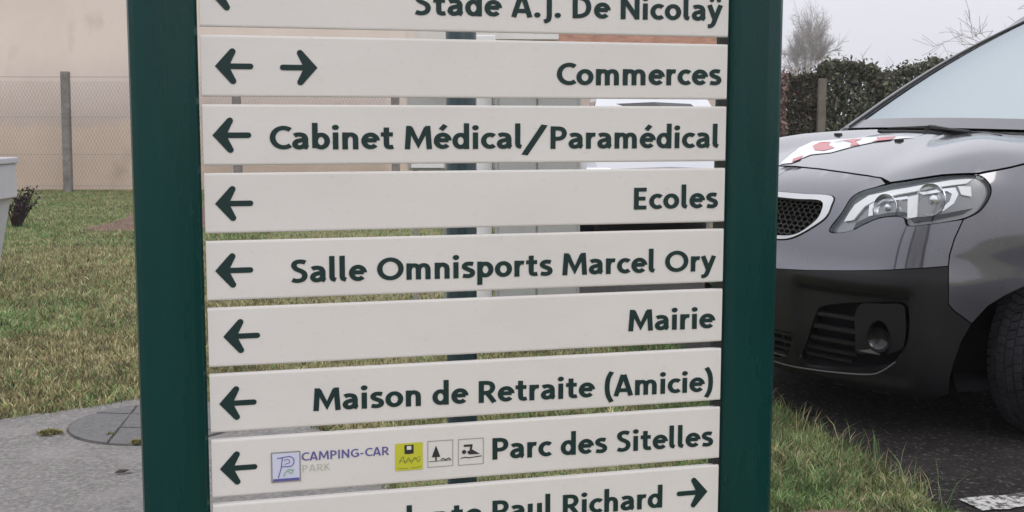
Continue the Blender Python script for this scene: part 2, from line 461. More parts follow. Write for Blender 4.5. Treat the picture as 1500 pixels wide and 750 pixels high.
def text(name, s, x0, x1, z, cap, m, parent, w=.205, y=-.0012, slope=0.0):
    """lettering laid on a plate: from x0 to x1, baseline z, capital height cap"""
    gap = .035
    tot = sum(G[c][0] + gap for c in s) - gap - .07
    sx = (x1 - x0) / tot
    mb = MB(); x = -.035
    for c in s:
        v, f = glyph(c, w)
        vs = [(x0 + (x + a) * sx, y, z + b * cap + slope * (x + a) * sx) for a, b in v]
        n = len(vs)
        if n: mb.add(vs, f)
        x += G[c][0] + gap
    return mb.build(name, m, parent)
def flat(name, polys, m, parent, y=-.0012):
    v, f = cdt(polys)
    return MB().add([(a, y, b) for a, b in v], f).build(name, m, parent)
def arrow(xt, xe, z, parent, name='arrow'):
    d = 1 if xe > xt else -1
    L = abs(xe - xt)
    t = .0098
    arm = .0255
    polys = [thick([(xt + d * .006, z), (xe - d * t / 2, z)], t)[0], arc(xe - d * t / 2, z, t / 2, t / 2, 0, 342, 15)]
    for s in (1, -1):
        ex, ez = xt + d * .0305, z + s * arm
        polys.append([(xt, z), (xt + d * .024, z), (ex + d * .0040, ez - s * .0040), (ex - d * .0040, ez + s * .0040)])
        polys.append(arc(ex, ez, .0056, .0056, 0, 342, 15))
    return flat(name, polys, M['ink'], parent)

sign = thing('directional_sign', 'tall green framed town signpost with stacked cream direction plates in the foreground', 'direction sign', (SX, SY, 0), YAW)
# posts: extruded section with three soft facets in front
def postprof(sg):
    w = LW - .5045
    P = [(0, .062), (0, .004), (.006, -.006), (.017, -.013), (.066, -.020), (.073, -.020), (w - .012, -.007), (w - .003, .002), (w, .014), (w, .056), (w - .008, .062)]
    return [(sg * (.5045 + a), b) for a, b in P]
for sg in (-1, 1):
    p = postprof(sg)
    if sg > 0: p = p
    MB().prism(p, 0, 1.92).build('post', M['green'], sign, smooth=True, angle=14, recalc=True, bevel=0.0015)
ROWS = {
 1: [('Stade A.J. De Nicolaÿ', -.1204, .4845, 1.4208, .0025)],
 2: [('Commerces', .1508, .4859, 1.2968, .003)],
 3: [('Cabinet Médical', -.384, .0814, 1.1786, -.001), ('/', .0885, .1250, 1.1765, 0), ('Paramédical', .1379, .4843, 1.1772, 0)],
 4: [('Ecoles', .308, .4841, 1.0586, 0)],
 5: [('Salle Omnisports Marcel Ory', -.3512, .481, .9375, -.0045)],
 6: [('Mairie', .3013, .4821, .8192, -.002)],
 7: [('Maison de Retraite (Amicie)', -.3147, .4835, .6982, -.0100)],
 8: [('Parc des Sitelles', .0242, .4844, .5810, -.006)],
 9: [('Intendante', -.318, .001, .4570, 0), ('Paul Richard', .0242, .378, .4570, -.0008)],
}
ARROWS = {1: [(-.4844, -.4180, 1.4519)], 2: [(-.4765, -.4106, 1.3247), (-.2982, -.3644, 1.3237)], 3: [(-.4838, -.4168, 1.2042)], 4: [(-.4822, -.4159, 1.0835)],
          5: [(-.4852, -.4186, .9638)], 6: [(-.474, -.4091, .8444)], 7: [(-.4842, -.4179, .722)], 8: [(-.486, -.4193, .6015)], 9: [(.476, .4086, .4813)]}
for k in range(1, 10):
    zt = SZ - PITCH * (k - 1); zb = zt - PH
    # a plate: hollow-looking extrusion with a slightly rounded face
    pr = [(.016, zb + .001), (.003, zb), (.0006, zb + .0015), (0, zb + .004), (0, zt - .004), (.0006, zt - .0015), (.003, zt), (.016, zt - .001)]
    mb = MB(); n = len(pr)
    vs = [(x, y, z) for x in (-HW, HW) for y, z in pr]
    mb.add(vs, [tuple(range(n))[::-1], tuple(range(n, 2 * n))] + [(i, (i + 1) % n, n + (i + 1) % n, n + i) for i in range(n)])
    pl = mb.build('plate', M['plate'], sign, recalc=True)
    for s, x0, x1, z, sl in ROWS[k]:
        L = x1 - x0
        text('lettering', s, x0, x1, z, .0425, M['ink'], pl, w=.178 if s != '/' else .14, slope=sl / L)
    for a in ARROWS[k]: arrow(*a, pl)
    if k < 9:
        MB().box(.4885, .503, .002, .014, zb - .0115, zb - .0015).build('spacer', M['black'], sign)
    if k == 8:
        def sq(x0, x1, z0, z1, dz=0): return [(x0, z0), (x1, z0), (x1, z1), (x0, z1)]
        def frame(x0, x1, z0, z1, t): return [sq(x0, x1, z0, z0 + t), sq(x0, x1, z1 - t, z1), sq(x0, x0 + t, z0, z1), sq(x1 - t, x1, z0, z1)]
        lg = flat('logo', [sq(-.393, -.3425, .570, .624)], M['palelogo'], pl)
        flat('logo_frame', frame(-.3945, -.341, .5685, .6255, .0022), M['linegrey'], pl, -.0016)
        flat('logo_band', [sq(-.3915, -.344, .571, .5755)], M['purple'], pl, -.0022)
        text_p = [thick(soft([(-.379, .614), (-.36, .616), (-.353, .608), (-.358, .598), (-.377, .598)]), .0016)[0], thick([(-.374, .614), (-.3765, .595), (-.382, .577)], .0016)[0],
                  thick([(-.384, .614), (-.366, .616)], .0014)[0], thick(soft([(-.371, .609), (-.364, .611), (-.361, .605), (-.370, .602)]), .0012)[0]]
        flat('logo_letter', text_p, M['purple'], pl, -.0022)
        flat('logo_leaf', [thick(soft([(-.372, .579), (-.366, .590), (-.358, .584), (-.354, .592)]), .002)[0], thick(soft([(-.371, .584), (-.362, .592), (-.354, .588)]), .002)[0]], M['logogreen'], pl, -.0022)
        text('lettering', 'CAMPING-CAR', -.3390, -.1770, .6055, .0165, M['purple'], pl, w=.14)
        text('lettering', 'PARK', -.3385, -.287, .5845, .0135, M['faintgreen'], pl, w=.08)
        flat('logo', [sq(-.1642, -.1119, .573, .6255)], M['yellow'], pl)
        flat('logo_mark', [sq(-.147, -.1425, .605, .622), sq(-.134, -.1295, .605, .622), sq(-.1425, -.134, .6045, .6125), sq(-.1425, -.134, .620, .622)], M['blackink'], pl, -.0018)
        flat('logo_mark', [sq(-.1425, -.134, .6128, .6197)], M['plate'], pl, -.0018)
        sg_ = soft([(-.157, .588), (-.150, .600), (-.146, .587), (-.139, .597), (-.134, .587), (-.127, .597), (-.121, .588), (-.117, .594)])
        flat('logo_mark', [thick(sg_, .0014)[0], thick(soft([(-.158, .593), (-.145, .591), (-.13, .593), (-.116, .599)]), .0010)[0], thick([(-.160, .5775), (-.140, .5765)], .0012)[0], thick([(-.135, .5765), (-.115, .5785)], .0012)[0]], M['olive'], pl, -.0018)
        flat('pictogram_frame', frame(-.1025, -.053, .575, .6265, .0011), M['linegrey'], pl)
        flat('pictogram', [[(-.0945, .5945), (-.078, .5945), (-.0862, .617)], [(-.0925, .601), (-.080, .601), (-.0862, .613)], sq(-.0875, -.085, .587, .5945), thick([(-.100, .5865), (-.056, .5868)], .0011)[0],
             thick([(-.077, .589), (-.0725, .591), (-.068, .588), (-.062, .591), (-.058, .588)], .0018)[0]], M['blackink'], pl)
        flat('pictogram_frame', frame(-.043, .007, .5745, .626, .0011), M['linegrey'], pl)
        flat('pictogram', [thick([(-.032, .6125), (-.017, .6125), (-.019, .600)], .0042)[0], arc(-.0315, .6005, .0042, .0042, 0, 340, 12), [(-.026, .6005), (-.016, .6045), (.000, .5945), (-.022, .595)],
             thick([(-.038, .5885), (-.030, .590), (-.022, .5885), (-.008, .5895), (.003, .5905)], .0018)[0]], M['blackink'], pl)
for sg in (-1, 1):
    MB().box(sg * .5629 - .09, sg * .5629 + .09, -.06, .10, 0.0, .012).build('base_plate', M['green'], sign, bevel=.003)

# ------------------------------------------------------------------ plain pole behind the sign
pole = thing('street_pole', 'dark blue-green round pole glimpsed through the gaps behind the sign plates', 'pole', (-.137, 3.28, 0))
MB().lathe([(.0, 3.30), (.030, 3.295), (.041, 3.28), (.041, .0)], 28, 'Z').build('shaft', M['pole'], pole, smooth=True, recalc=True)
MB().lathe([(.041, .05), (.062, .045), (.066, .0)], 28, 'Z').build('collar', M['pole'], pole, smooth=True, recalc=True)
def cr(pts,t):
    n=len(pts)-1; t=max(0.0,min(n-1e-9,t)); i=int(t); f=t-i
    p0=pts[max(i-1,0)];p1=pts[i];p2=pts[i+1];p3=pts[min(i+2,n)]
    return tuple(0.5*((2*b)+(c-a)*f+(2*a-5*b+4*c-d)*f*f+(3*b-a-3*c+d)*f**3) for a,b,c,d in zip(p0,p1,p2,p3))
_P=[(0.0,0.0),(-.006,.15),(-.03,.32),(-.068,.48),(-.13,.64),(-.21,.77),(-.32,.865),(-.46,.92),(-.65,.945),(-1.0,.958),(-1.8,.96),(-2.8,.96),(-3.8,.955),(-4.4,.945),(-4.75,.92),(-4.9,.84),(-4.95,.6),(-4.955,.3),(-4.955,0)]
_L=[0]
_tab=[]
def _build():
    N=24; s=0; prev=None
    for i in range((len(_P)-1)*N+1):
        q=cr(_P,i/N)
        if prev: s+=math.dist(q,prev)
        _tab.append((s,q)); prev=q
_build()
def plan(s):
    s=max(0,min(_tab[-1][0]-1e-6,s)); lo,hi=0,len(_tab)-1
    while hi-lo>1:
        m=(lo+hi)//2
        if _tab[m][0]<=s: lo=m
        else: hi=m
    f=(s-_tab[lo][0])/(_tab[hi][0]-_tab[lo][0]); a=_tab[lo][1];b=_tab[hi][1]
    return (a[0]+(b[0]-a[0])*f,a[1]+(b[1]-a[1])*f)
PF=[(.10,.18),(.035,.25),(0,.36),(-.012,.50),(-.018,.62),(0,.685),(.018,.78),(.05,.88),(.095,.955),(.175,1.012),(.33,1.068),(.6,1.135),(.85,1.18),(1.15,1.20)]
PS=[(.06,.18),(.02,.25),(0,.36),(-.005,.50),(-.005,.62),(0,.70),(.005,.82),(.015,.93),(.035,1.02),(.085,1.10),(.25,1.155),(.5,1.18),(.75,1.192),(.96,1.20)]
PR=[(.06,.18),(.02,.25),(0,.36),(-.005,.50),(-.005,.62),(0,.70),(.005,.82),(.012,.93),(.02,1.03),(.035,1.12),(.25,1.135),(.5,1.165),(.75,1.185),(.96,1.20)]
def sm(a,b,x):
    x=max(0,min(1,(x-a)/(b-a))); return x*x*(3-2*x)
def S(s,t):
    """van skin: s = metres along the plan outline from the nose, t = profile key 0..13"""
    sg=1 if s>=0 else -1; s=abs(s)
    px,py=plan(s)
    qx=-1.15 if px>-1.15 else (px if px>-3.8 else -3.8)
    dx,dy=qx-px,-py; l=math.hypot(dx,dy) or 1; 
    a1,z1=cr(PF,t);a2,z2=cr(PS,t);a3,z3=cr(PR,t)
    w=sm(.55,1.15,s); r=sm(1.35,1.75,s)
    a=a1+(a2-a1)*w; z=z1+(z2-z1)*w; a+=(a3-a)*r; z+=(z3-z)*r
    # last key always lands on the spine
    if t>9:
        k=(t-9)/4
        a9=cr(PF,9)[0]*(1-w)+cr(PS,9)[0]*w
        a=a9+(l-a9)*((a-a9)/((1.15*(1-w)+.96*w)-a9)) if r==0 else a
        a=min(a,l)
    return (px+dx/l*a, sg*(py+dy/l*a), z)

# ------------------------------------------------------------------ the grey van
TS = 0.09
def Sn(fn, s, t):
    e = 1e-3
    p = Vector(fn(s, t)); a = Vector(fn(s + e, t)) - Vector(fn(s - e, t)); b = Vector(fn(s, t + e)) - Vector(fn(s, t - e))
    n = a.cross(b)
    if n.length < 1e-12: return p, Vector((0, 0, 1))
    n.normalize()
    c = Vector((max(-4.0, min(-1.0, p.x)), 0, .55))
    if n.dot(p - c) < 0: n = -n
    return p, n
def skin(name, poly, m, parent, off=0.0, rim=.004, res=.035, inset=0.0, holes=(), fn=None, ts=TS, grid=None, smooth=True):
    """a body panel: outline in skin coordinates (s, t), laid on the surface fn, lifted by off, with a folded rim"""
    fn = fn or S
    P = [(a, b * ts) for a, b in poly]; H = [[(a, b * ts) for a, b in h] for h in holes]
    # orientation + inset
    def area(q): return sum(q[i][0] * q[(i + 1) % len(q)][1] - q[(i + 1) % len(q)][0] * q[i][1] for i in range(len(q))) / 2
    if area(P) < 0: P = P[::-1]
    def ins(q, d):
        out = []; n = len(q)
        for i in range(n):
            a, b, c = Vector(q[i - 1]), Vector(q[i]), Vector(q[(i + 1) % n])
            e1 = (b - a).normalized(); e2 = (c - b).normalized()
            n1 = Vector((-e1.y, e1.x)); n2 = Vector((-e2.y, e2.x))
            v = (n1 + n2); v = v.normalized() if v.length > 1e-6 else n1
            out.append(tuple(b + v * d / max(.5, v.dot(n1))))
        return out
    if inset: P = ins(P, inset)
    P = dens(P, res); H = [dens(h, res) for h in H]
    g = grid or res * 1.3
    xs = [p[0] for p in P]; ys = [p[1] for p in P]
    inner = []
    y = min(ys) + g * .5; row = 0
    while y < max(ys):
        x = min(xs) + g * (.25 + .5 * (row % 2))
        while x < max(xs):
            if pin(x, y, P) and not any(pin(x, y, h) for h in H) and edge_d(x, y, P) > g * .45 and all(edge_d(x, y, h) > g * .45 for h in H): inner.append((x, y))
            x += g
        y += g * .85; row += 1
    v, f = cdt([P], H, inner)
    vs = []; ns = []
    for a, b in v:
        p, n = Sn(fn, a, b / ts)
        vs.append(p + n * off); ns.append(n)
    fs = []
    for t in f:
        a, b, c = [vs[i] for i in t[:3]]
        nn = (b - a).cross(c - a)
        fs.append(t if nn.dot(ns[t[0]]) >= 0 else t[::-1])
    if rim:
        ec = {}
        for t in fs:
            for i in range(len(t)):
                e = (t[i], t[(i + 1) % len(t)]); ec[e] = 1
        bd = [e for e in ec if (e[1], e[0]) not in ec]
        idx = {}
        nv = len(vs)
        for a, b in bd:
            for q in (a, b):
                if q not in idx:
                    idx[q] = (nv, nv + 1)
                    vs += [vs[q] - ns[q] * .0006, vs[q] - ns[q] * rim]; nv += 2
        for a, b in bd:
            fs.append((b, a, idx[a][0], idx[b][0])); fs.append((idx[b][0], idx[a][0], idx[a][1], idx[b][1]))
    mb = MB().add(vs, fs)
    return mb.build(name, m, parent, smooth=smooth, angle=50)
def mir(poly): return [(-a, b) for a, b in poly]
def s_of_x(x):
    lo, hi = .9, 5.2
    for _ in range(40):
        m = (lo + hi) / 2
        if plan(m)[0] > x: lo = m
        else: hi = m
    return lo
def t_of_z(s, z):
    lo, hi = 0, 9.5
    for _ in range(40):
        m = (lo + hi) / 2
        if S(s, m)[2] < z: lo = m
        else: hi = m
    return lo
def xz(x, z):
    s = s_of_x(x); return (s, t_of_z(s, z))

def Sb(s, t):
    """bumper skin: the same surface with a shallow sculpted hollow round each fog lamp"""
    a, b = abs(s), t * TS
    qx = abs(a - .60) - .235; qy = abs(b - .205) - .112
    d = math.hypot(max(qx, 0), max(qy, 0)) + min(max(qx, qy), 0)
    m = sm(.030, .004, d)
    if m <= 0: return S(s, t)
    p, n = Sn(S, s, t)
    return tuple(p - n * .020 * m)
VX, VY, VH = 1.0, 5.12, -2.82
van = thing('van', 'dark grey van parked on the asphalt behind the sign with red and white bonnet stripe', 'van', (VX, VY, 0.0), VH)

HL = [(0.4889, 6.197), (0.5323, 6.929), (0.5621, 7.735), (0.6197, 8.125), (0.7168, 8.345), (0.8266, 8.353), (0.9321, 8.335), (1.0479, 8.207), (1.0902, 8.03), (1.118, 7.633), (1.1138, 7.198), (1.0811, 6.753), (1.0287, 6.537), (0.9518, 6.455), (0.875, 6.416), (0.822, 6.43), (0.8019, 6.726), (0.7476, 6.777), (0.6957, 6.709), (0.6367, 6.484), (0.5835, 6.26)]
def soft_ring(p, n=5):
    q = [p[-1]] + p + p[:2]
    return soft(q, n)[n:n + n * len(p)]
HL = soft_ring(HL)
CH_O = [(0.0, 7.67), (0.1109, 7.67), (0.3005, 7.673), (0.4615, 7.668), (0.4756, 7.131), (0.462, 6.667), (0.4013, 6.25), (0.3094, 5.796), (0.2116, 5.622), (0.0, 5.58)]
CH_I = [(0.0, 7.36), (0.1322, 7.362), (0.2703, 7.358), (0.4129, 7.368), (0.4307, 6.825), (0.4011, 6.421), (0.3166, 5.933), (0.2069, 5.796), (0.0, 5.77)]
CH_O = soft(CH_O, 4); CH_I = soft(CH_I, 4)
BUMP = [(0.0, 4.0), (0.2487, 4.10), (0.4031, 4.263), (0.6531, 4.672), (0.8268, 4.898), (0.9755, 5.028)]
SEAM_D = [(0.9788, 4.149), (0.9818, 3.465), (1.0018, 3.281), (1.0659, 2.921)]
_FOG = [(0.344, 1.277), (0.3902, 1.948), (0.4345, 2.686), (0.481, 3.039), (0.6613, 3.317), (0.8145, 3.436), (0.8424, 3.196), (0.8429, 2.405), (0.7984, 1.785), (0.7322, 1.333), (0.5499, 1.077), (0.369, 0.906)]
FOG = None
HOUSING = [(0.6538, 3.256), (0.7338, 3.323), (0.8148, 3.36), (0.8299, 3.083), (0.8283, 2.25), (0.7641, 1.916), (0.6911, 1.847), (0.6331, 1.825), (0.6316, 2.429), (0.628, 2.868)]
FOG = soft_ring(_FOG, 4); HOUSING = soft_ring(HOUSING, 3)
LOWG = [(0.0, 2.15), (0.2302, 2.103), (0.3325, 2.1), (0.2793, 1.24), (0.2022, 1.01), (0.0, 0.98)]
# arch outline front half as seen, the rest a rounded opening
WX, WZ, WR = -0.95, 0.343, 0.343
def arch_pts(cx, rf, rr, rz, front_first=True):
    pts = []
    for i in range(0, 25):
        a = PI * i / 24
        r = rf if a < PI / 2 else rr
        pts.append((cx + r * math.cos(a), WZ + rz * math.sin(a)))
    return [(cx + rf * 1.04, .20)] + [(x, max(z, .2)) for x, z in pts] + [(cx - rr, .20)]
AF = [(0.990, .55), (0.9939, 0.679), (0.998, 1.372), (1.0109, 1.881), (1.0326, 2.422), (1.0693, 2.921), (1.1253, 3.408), (1.193, 3.733), (1.2677, 4.019)] + [xz(-.95 + .46 * math.cos(a), .343 + .405 * math.sin(a)) for a in [R(38 + 142 * i / 16) for i in range(17)] if -.95 + .46 * math.cos(a) < -.64] + [xz(-1.41, .2)]       # from the front foot over the top to the rear foot
AR = [xz(x, z) for x, z in arch_pts(-3.96, .42, .42, .405)]
# which part of the front arch borders the bumper / the fender
split = min(range(len(AF)), key=lambda i: abs(AF[i][0] - 1.0659) + abs(AF[i][1] - 2.921) * .09)
nose_top = [(0.0, 9.33), (0.2286, 9.271), (0.42, 9.14), (0.5751, 8.99), (0.66, 8.78)]
seam_up = [(0.9769, 5.4), (0.992, 5.9), (1.02, 6.50)]
for sg in (1, -1):
    mm = (lambda p: p) if sg > 0 else mir
    # grey nose skin above the black bumper
    pass
    # centre line broken by the grille
    nose = BUMP[1:] + seam_up + HL[66:] + HL[:16] + [(0.6197, 8.125), (0.70, 8.37)] + nose_top[::-1]
    # dedupe
    nn = []
    for p in nose:
        if not nn or math.dist(nn[-1], p) > 1e-3: nn.append(p)
    nose = nn + CH_O[:] + [(0.0, 4.0)]
    skin('nose_panel', mm(nose), M['paint'], van, 0, inset=.002, res=.03)
    bump = BUMP[::-1] + [(0.0, 2.9), (.0, 2.15)] + LOWG[1:-1] + [(0, .98), (0, .1), (.3, .05), (.6, .0), (.9, .12)] + [AF[0]] + AF[1:split + 1] + SEAM_D[::-1]
    skin('bumper', mm(bump), M['bumper'], van, 0, inset=.002, res=.024, grid=.018, holes=[mm(FOG)], fn=Sb)
    # fog lamp recess, slats, housing, lamp
    def depth(fn0, d): return lambda s, t: tuple(Sn(fn0, s, t)[0] - Sn(fn0, s, t)[1] * d)
    skin('fog_recess', mm(FOG), M['dark'], van, -.060, rim=0, res=.05)
    P = dens([(a, b) for a, b in FOG], .03)
    vs = []; n = len(P)
    for a, b in P:
        p, nn_ = Sn(S, sg * a, b); vs += [p - nn_ * .020, p - nn_ * .062]
    MB().add(vs, [(2 * i, (2 * i + 2) % (2 * n), (2 * i + 3) % (2 * n), 2 * i + 1) for i in range(n)]).build('recess_edge', M['bumper'], van)
    for k, (tt, s0, s1) in enumerate([(2.78, .445, .635), (2.42, .425, .632), (2.05, .405, .63), (1.69, .385, .628), (1.38, .37, .60)]):
        sl = skin('slat', mm([(s0, tt - .05), (s1, tt - .05), (s1, tt + .055), (s0, tt + .055)]), M['bumper'], van, -.026, rim=.022, res=.05)
    hs = skin('fog_lamp_housing', mm(HOUSING), M['bumper'], van, -.018, rim=.03, res=.03, holes=[mm(arc(.729, 2.32, .047, .52, 0, 345, 22))])
    c, nn_ = Sn(S, sg * .729, 2.32)
    q = Vector((0, -1, 0)).rotation_difference(nn_)
    lm = MB()
    lm.lathe([(.0, .026), (.030, .020), (.043, .008), (.047, .0), (.049, -.004)], 26)
    lm.v = [tuple(c - nn_ * .018 + q @ Vector((x, y, z))) for x, y, z in lm.v]
    skin('lamp_trim', mm([(.645, 1.90), (.70, 2.02), (.735, 1.87)]), M['lampgrey'], van, -.015, rim=.004)
    lm.build('fog_lamp', M['gloss_black'], van, smooth=True)
    # a lighter lip along the bottom of the bumper
    lip = [(0.1868, .86), (0.2265, 0.70), (0.366, 0.80), (0.5492, .98), (0.6934, 1.16), (0.7481, 1.38), (0.80, 1.75)]
    lp = [(0, .74)] + lip[1:]
    pts = []
    for a, b in soft(lp):
        p, nn_ = Sn(S, sg * a, b); pts.append(p + nn_ * .002)
    MB().tube(pts, .0030, 6).build('bumper_trim', M['trimgrey'], van, smooth=True)
    # headlight
    hb = skin('headlight', mm(HL), M['lampgrey'], van, -.024, rim=0, inset=.001, res=.03)
    tag(hb)
    vs = []; P = dens(HL, .03); n = len(P)
    for a, b in P:
        p, nn_ = Sn(S, sg * a, b); vs += [p - nn_ * .003, p - nn_ * .030]
    MB().add(vs, [(2 * i, (2 * i + 2) % (2 * n), (2 * i + 3) % (2 * n), 2 * i + 1) for i in range(n)]).build('lamp_edge', M['dark'], hb)
    drl = [(0.5409, 6.615), (0.5733, 7.367), (0.6282, 7.888), (0.7243, 8.069), (0.866, 8.12), (0.9677, 8.13), (1.0517, 8.07), (1.0285, 7.90), (0.9018, 7.89), (0.7594, 7.80), (0.6737, 7.62), (0.623, 7.30), (0.585, 6.70)]
    skin('light_strip', mm(drl), M['drl'], hb, -.012, rim=.008, res=.03)
    for cs, ct, rs, kk in ((.722, 7.25, .050, 0), (.905, 7.36, .060, 1)):
        c, nn_ = Sn(S, sg * cs, ct)
        q = Vector((0, -1, 0)).rotation_difference(Vector((.9, .35 * sg, .05)).normalized())
        lm = MB().lathe([(rs * 1.02, -.018), (rs, -.020), (rs * .86, -.004), (rs * .62, .008), (rs * .34, .012), (rs * .33, -.004), (rs * .2, -.012), (0, -.015)], 28)
        lm.v = [tuple(c - nn_ * .022 + q @ Vector((x, y, z))) for x, y, z in lm.v]
        lm.build('reflector', M['lampsilver'], hb, smooth=True)
    refA = [(0.642, 7.35), (0.668, 7.56), (0.715, 7.62), (0.80, 7.66), (0.812, 7.52), (0.70, 7.50), (.66, 7.2), (.668, 6.9), (.648, 6.86)]
    refB = [(0.8492, 7.75), (0.916, 7.80), (0.985, 7.78), (1.0, 7.46), (0.985, 7.10), (0.945, 6.83), (0.935, 6.9), (.968, 7.2), (.975, 7.5), (.955, 7.66), (.865, 7.62)]
    skin('reflector_trim', mm(refA), M['lampsilver'], hb, -.014, rim=.01, res=.03)
    skin('reflector_trim', mm(refB), M['lampsilver'], hb, -.014, rim=.01, res=.03)
    skin('reflector_trim', mm([(.805, 7.6), (.845, 7.65), (.85, 6.72), (.815, 6.68)]), M['drl'], hb, -.012, rim=.012, res=.03)
    skin('lower_bezel', mm([(.59, 6.36), (.64, 6.58), (.70, 6.80), (.76, 6.86), (.81, 6.80), (.84, 6.52), (.92, 6.55), (1.02, 6.66), (1.06, 6.86), (.98, 6.78), (.90, 6.70), (.84, 6.72), (.80, 6.95), (.74, 6.98), (.66, 6.86), (.60, 6.62)]), M['gloss_black'], hb, -.013, rim=.01, res=.03)
    skin('turn_lamp', mm([(0.995, 7.82), (1.045, 7.74), (1.05, 7.30), (1.01, 7.42)]), M['drl'], hb, -.012, rim=.01, res=.03)
    skin('lamp_cover', mm(HL), M['lens'], hb, -.001, rim=0, inset=.0025, res=.03)
    # front wing
    door_s = 1.98
    fend = [(0.9755, 5.028)] + [(0.978, 5.4), (0.993, 5.9), (1.021, 6.50)] + HL[58:34:-1] + [(1.0601, 8.191), (1.1397, 8.316), (1.1964, 8.429), (1.2567, 8.574), (1.42, 8.80), (1.60, 9.0), (1.74, 9.35), (1.86, 9.1), (door_s, 9.0), (door_s, 1.0), (door_s, .5)] + AF[::-1][:len(AF) - split] + SEAM_D[::-1]
    nn = []
    for p in fend:
        if not nn or math.dist(nn[-1], p) > 2e-3: nn.append(p)
    skin('front_wing', mm(nn), M['paint'], van, 0, inset=.002, res=.035)
    # doors and rear quarter
    skin('front_door', mm([(door_s, .5), (door_s, 9.0), (3.0, 9.0), (3.0, .5)]), M['paint'], van, 0, inset=.003, res=.08, rim=.01)
    skin('sliding_door', mm([(3.0, .5), (3.0, 9.0), (4.1, 9.0), (4.1, 5.1)] + [p for p in AR if p[0] < 4.05 and p[1] > 2.2][::-1] + [(3.70, 2.0), (3.66, .5)]), M['paint'], van, 0, inset=.003, res=.08, rim=.01)
    q_ = [(4.1, 5.1), (4.1, 9.0), (5.9, 9.0), (5.9, .5)] + [(AR[-1][0], .5)] + [p for p in AR[::-1] if p[0] > 4.12]
    skin('rear_quarter', mm(q_), M['paint'], van, 0, inset=.003, res=.08, rim=.01)
    skin('sill', mm([(AF[-1][0] + .01, 0), (AF[-1][0] + .01, .48), (3.66, .48), (3.66, 0)]), M['bumper'], van, 0, res=.1)
# bonnet: one panel across both sides
front = [(0.0, 9.36), (0.2286, 9.30), (0.42, 9.17), (0.5751, 9.02), (0.66, 8.81), (0.72, 8.42), (0.8266, 8.40), (0.9321, 8.38), (1.0601, 8.25), (1.1397, 8.36), (1.1964, 8.47), (1.2567, 8.615), (1.42, 8.84), (1.60, 9.04), (1.73, 9.38), (1.70, 9.9), (1.58, 10.6), (1.35, 11.2), (.9, 11.55), (.45, 11.7), (0.0, 11.78)]
hood = front + mir(front)[::-1][1:-1]
hd = skin('bonnet', hood, M['paint'], van, .0015, inset=.002, res=.035)
# nozzles and the striped film on the bonnet
for u, t in ((-.8698, 10.94), (.3186, 11.08)):
    p, n = Sn(S, u, t)
    MB().box(p.x - .012, p.x + .012, p.y - .018, p.y + .018, p.z - .004, p.z + .010).build('washer_nozzle', M['black'], van, bevel=.003)
def XY(x, y):
    """skin coordinates of a point of the bonnet seen from above"""
    sg = 1 if y >= 0 else -1; y = abs(y)
    ax, ay = x + 1.15, y
    lo, hi = 0, 1.8
    for _ in range(40):
        m = (lo + hi) / 2; a, b = plan(m)
        if math.atan2(b, a + 1.15) < math.atan2(ay, ax): lo = m
        else: hi = m
    s = lo; l0, h0 = 8, 13
    d = math.hypot(ax, ay)
    for _ in range(40):
        m = (l0 + h0) / 2; q = S(s, m)
        if math.hypot(q[0] + 1.15, q[1]) > d: l0 = m
        else: h0 = m
    return (sg * s, l0)
def film(name, xy, m, off):
    """flat film lying on the bonnet, outline given from above"""
    P = dens(xy, .03)
    inner = []
    xs = [p[0] for p in P]; ys = [p[1] for p in P]
    y = min(ys)
    while y < max(ys):
        x = min(xs)
        while x < max(xs):
            if pin(x, y, P) and edge_d(x, y, P) > .012: inner.append((x, y))
            x += .035
        y += .03
    v, f = cdt([P], (), inner)
    vs = []
    for a, b in v:
        p, n = Sn(S, *XY(a, b)); vs.append(p + n * off)
    return MB().add(vs, f).build(name, m, van, smooth=True, angle=180)
film('stripe_film', [(-0.23, -0.139), (-0.327, -0.233), (-0.484, -0.406), (-0.575, -0.428), (-0.654, -0.311), (-0.68, -0.095), (-0.706, 0.16), (-0.602, 0.044), (-0.497, 0.01), (-0.395, 0.0), (-0.357, -0.096), (-0.245, -0.067)], M['film'], .004)
for xy in ([(-0.528, -0.353), (-0.577, -0.37), (-0.598, -0.313), (-0.52, -0.214), (-0.465, -0.077), (-0.413, -0.083), (-0.429, -0.178)],
           [(-0.618, -0.255), (-0.634, -0.194), (-0.635, -0.123), (-0.582, -0.096), (-0.527, 0.017), (-0.495, -0.007), (-0.558, -0.087)],
           [(-0.66, -0.052), (-0.687, 0.054), (-0.63, 0.088), (-0.581, 0.021), (-0.623, 0.013)],
           [(-0.293, -0.132), (-0.34, -0.127), (-0.286, -0.068), (-0.253, -0.076)]):
    film('red_film', xy, M['red'], .006)
# grille: chrome surround and honeycomb
CHO = CH_O + mir(CH_O)[::-1][1:-1]; CHI = CH_I + mir(CH_I)[::-1][1:-1]
gr = skin('grille', CHI, M['dark'], van, -.035, rim=0, res=.05)
skin('grille_surround', CHO, M['chrome'], van, .006, rim=.03, inset=.003, res=.03, holes=[CHI])
mb = MB()
for r in range(9):
    for k in range(-13, 14):
        a = (k + .5 * (r % 2)) * .036; b = 5.86 + r * .18
        if not pin(a, b, CHI): continue
        pts = []
        for j in range(7):
            an = PI / 3 * j + PI / 6
            p, n = Sn(S, a + .0205 * math.cos(an), b + .0205 * math.sin(an) / TS * .62)
            pts.append(p - n * .020)
        mb.tube(pts, .0035, 4, cap=False)
mb.build('honeycomb_mesh', M['gloss_black'], gr)
p, n = Sn(S, 0, 6.6)
MB().lathe([(0, -.012), (.045, -.010), (.055, .0), (.050, .008)], 24).build('round_badge', M['chrome'], van, smooth=True, recalc=True).matrix_local = Matrix.Translation(p + n * .004) @ Matrix.Rotation(PI / 2, 4, 'Z')
